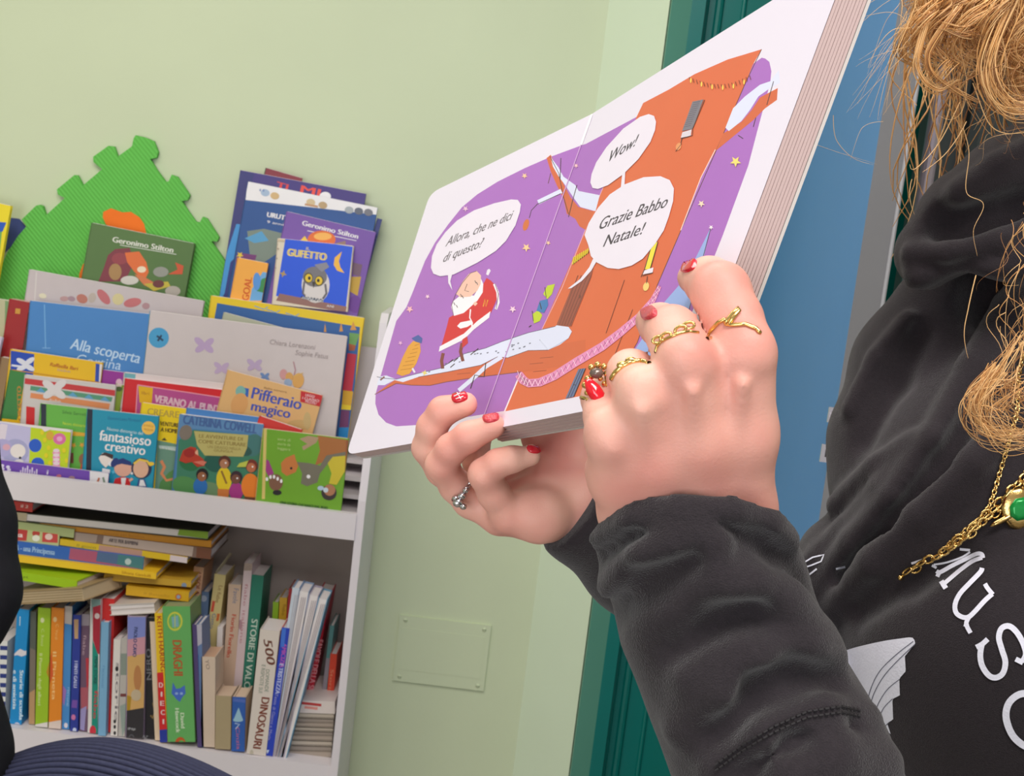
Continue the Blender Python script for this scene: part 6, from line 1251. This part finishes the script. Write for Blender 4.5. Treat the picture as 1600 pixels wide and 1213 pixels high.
def lock(L_, d, n, curl, turns, ph, spread=.003, rad=1.1):  # strands that curl together
    for q in range(n):
        o_ = np.array([U(-1, 1) for _ in range(3)])*spread; strand([W(x, y, d)+o_ for x, y in L_], curl*U(.8, 1.1), turns*U(.93, 1.07), rad*U(.7, 1.2), None, ph+U(-.35, .35))
for i in range(34):
    x0 = U(1430, 1640); y0 = U(-70, 10); L_ = U(70, 130) if x0 < 1540 else U(110, 190); lock([(x0+20, y0), (x0, y0+L_*.4), (x0+U(-14, 14), y0+L_*.8), (x0+U(-25, 25), y0+L_)], U(.69, .76), 15, U(.006, .013), U(.8, 1.6), U(0, 6.28))
lock([(1450, 20), (1440, 70), (1445, 110), (1470, 140), (1500, 135)], .70, 14, .004, .8, 1.0, .0015); lock([(1500, 10), (1470, 60), (1462, 100), (1490, 135), (1525, 165)], .70, 14, .004, .6, 2.0, .0015); lock([(1600, -40), (1560, 60), (1556, 120), (1580, 160), (1620, 170)], .69, 40, .004, .5, 2.0, .006)
for i in range(38):                                         # looser ringlets below it
    x0, y0 = U(1470, 1600), U(20, 110); y2 = U(130, 235); x2 = x0+U(-30, 70); d = U(.69, .78)
    strand([W(x0, y0, d), W(x0+U(-10, 50), y0+(y2-y0)*.4, d), W(x2, y2-20, d), W(x2+U(-30, 40), y2, d)], U(.004, .013), U(.6, 1.6), U(.35, .8))
for i in range(60):                                         # wide right-hand lock
    x0 = U(1560, 1660); d = U(.70, .76); strand([W(x0+40, -60, d), W(x0+10, 60, d), W(x0-10, 130, d), W(x0+30, U(140, 178), d)], U(.002, .006), U(.4, 1.2), U(.8, 1.6))
for i in range(34):                                         # flyaways over the blue door
    x0, y0 = U(1405, 1460), U(-10, 50); x2, y2 = U(1320, 1420), U(20, 190); d = U(.70, .76)
    strand([W(x0, y0, d), W((x0+x2)/2+U(-10, 20), (y0+y2)/2-U(0, 20), d), W(x2, y2, d)], U(.0005, .003), U(.3, .9), U(.3, .7), 2)
for L_, r_ in (([(1440, 30), (1455, 90), (1440, 130), (1448, 170)], 2.2), ([(1480, 40), (1462, 90), (1470, 130), (1500, 140), (1520, 170)], 2.2), ([(1445, 120), (1470, 136), (1500, 140)], 2.4), ([(1520, 130), (1545, 190), (1575, 210), (1600, 206)], 1.2), ([(1500, 160), (1470, 220), (1430, 262), (1420, 258)], 1.0), ([(1510, 190), (1480, 240), (1440, 268)], 1.0), ([(1505, 200), (1515, 240), (1510, 300), (1535, 320), (1520, 360), (1528, 400)], .8), ([(1525, 430), (1512, 480), (1508, 520), (1513, 560)], 1.1), ([(1425, 280), (1420, 300), (1430, 335)], .7), ([(1240, 210), (1310, 240), (1370, 255)], .3), ([(1302, 180), (1306, 220), (1330, 245), (1365, 256)], .5), ([(1380, 190), (1345, 200), (1330, 250)], .4)):
    strand([W(x, y, .715) for x, y in L_], .0006, 1, r_, 2)
for i in range(115):                                        # ringlet resting on the chest at the right edge
    d = U(.655, .70); band = i < 75; sc = U(.82, 1.06) if band else U(.15, .95); J = 9 if band else 26
    P = [(1640, 430), (1590, 520), (1555, 575), (1520, 625), (1530, 668), (1575, 690), (1640, 690)]
    P = [(1615+(x-1615)*sc+U(-J, J), 600+(y-600)*sc+U(-J, J)) for x, y in P]; s_ = rnd.choice((1, 2, 2, 2, 2)); P = P[s_:] if s_ < 2 or rnd.random() < .6 else P[2:6]
    strand([W(x, y, d) for x, y in P], U(.0005, .004), U(.5, 2), U(.4, 1.1))
for i in range(40):
    x0, y0 = U(1560, 1640), U(300, 520); d = U(.67, .71); strand([W(x0, y0, d), W(x0-U(0, 30), y0+50, d), W(x0+U(-30, 20), y0+U(80, 170), d)], U(.002, .007), U(.5, 1.5), U(.4, .9))
for i in range(420):                                        # rest of the head of hair, beyond the frame
    a, e = U(-2.0, 2.6), U(-.2, 1.45); n0 = math.cos(e)*(math.cos(a)*(-hf)+math.sin(a)*hs)+math.sin(e)*hu; p = HC+hu*.035+n0*.1
    strand([p, p+n0*.03-hu*.06, p+n0*.04-hu*U(.12, .2)], U(.004, .012), U(1, 2.5), 3.0)
ht = bpy.data.objects.new('hair', hc); hm_ = bpy.data.meshes.new_from_object(ht); hm_.name = 'hair'; bpy.data.objects.remove(ht); ho = bpy.data.objects.new('hair', hm_); COL.objects.link(ho); ho.parent = reader; ho.matrix_parent_inverse = Matrix.Translation(reader.location).inverted()

CP = SDF(); CP.cap(HC+hu*.058-hf*.004, HC+hu*.03-hf*.03, .088, .096, .02).cap(HC+hu*.03-hf*.03, HC-hu*.08-hf*.06, .096, .07, .03).half(HC+hf*.052+hu*.02, hf-hu*.55, .01)
V, F = CP.mesh(.006); big_mesh('hair', [(relax(V, F, 2), F)], hms[1], reader)
# ------------------------------------------------------------------ listener at the lower left, only a sleeve and a knee in view
lis = thing('person', 'person at the left edge in black top and navy corduroy trousers, knee raised', 'person', W(-420, 1500, 1.62))
Bd = SDF(); k = .04
Bd.chain([N_(-420, 1350, 1.62, 150), N_(-420, 950, 1.62, 150), N_(-400, 720, 1.62, 120)], k); Bd.chain([N_(-400, 700, 1.62, 60), N_(-390, 600, 1.62, 56)], k); Bd.cap(W(-390, 500, 1.62), W(-380, 470, 1.62), rp(95, 1.62), rp(100, 1.62), .02)
Bd.chain([N_(-300, 740, 1.55, 65), N_(-90, 900, 1.47, 50), N_(-190, 1035, 1.45, 42), N_(-270, 1060, 1.42, 34), N_(-310, 1070, 1.40, 30)], k)
Bd.chain([N_(-420, 1400, 1.62, 110), N_(60, 1310, 1.52, 90), N_(150, 1295, 1.50, 80), N_(420, 1480, 1.46, 70), N_(520, 1750, 1.5, 50)], k)
V, F = Bd.mesh(.012); big_mesh('body', [(relax(V, F, 2), F)], skin, lis)
blackf = mat((34, 33, 38), .9, 0, .15, 60, .3, 500, .15, 'black_fabric')
Sv = SDF(); Sv.chain([N_(-330, 720, 1.56, 110), N_(-75, 690, 1.47, 62), N_(-60, 820, 1.46, 76), N_(-60, 925, 1.45, 84), N_(-75, 970, 1.45, 74), N_(-190, 1035, 1.45, 60)], .02); Sv.chain([N_(-170, 1000, 1.50, 130), N_(-135, 1190, 1.48, 148)], .01)
Sv.chain([N_(-420, 1300, 1.62, 190), N_(-420, 900, 1.62, 190), N_(-400, 740, 1.62, 150)], .04)
V, F = Sv.mesh(.006); big_mesh('jumper', [(relax(V, F, 2), F)], blackf, lis)
cord = mat((62, 64, 88), .85, 0, .2, 200, .25, 900, .15, 'navy_corduroy')
ctr = curve([np.append(c, 0) if False else c for c in [tuple(W(x, y, d)) for x, y, d in ((-170, 1900, 1.62), (-120, 1600, 1.60), (-60, 1430, 1.57), (30, 1330, 1.53), (160, 1302, 1.50), (330, 1370, 1.47), (520, 1530, 1.46), (700, 1750, 1.5))]], 16)
radp = [110, 125, 136, 142, 144, 140, 130, 120]
mb = MB(); n = len(ctr); NR = 640; i0 = 0; u_ = None
for i, p in enumerate(ctr):
    p = np.array(p); t = nrm(np.array(ctr[min(i+1, n-1)])-np.array(ctr[max(i-1, 0)])); rr_ = np.interp(i/(n-1)*7, range(8), radp)*1.5/FPX
    u_ = nrm(np.cross(t, (0, 0, 1.0))) if u_ is None else nrm(u_-t*np.dot(u_, t)); v_ = np.cross(t, u_)
    for j in range(NR):
        a = 2*math.pi*j/NR; r_ = rr_*(1-.09*(1-abs(math.sin(a*38)))**1.5); mb.v.append(tuple(p+r_*(math.cos(a)*u_+math.sin(a)*v_)))
ci = mb.mi(cord)
for i in range(n-1):
    for j in range(NR): a, c = i*NR+j, i*NR+(j+1) % NR; mb.f.append((a, c, c+NR, a+NR)); mb.m.append(ci)
tr = mb.build('trouser_leg', lis, True)
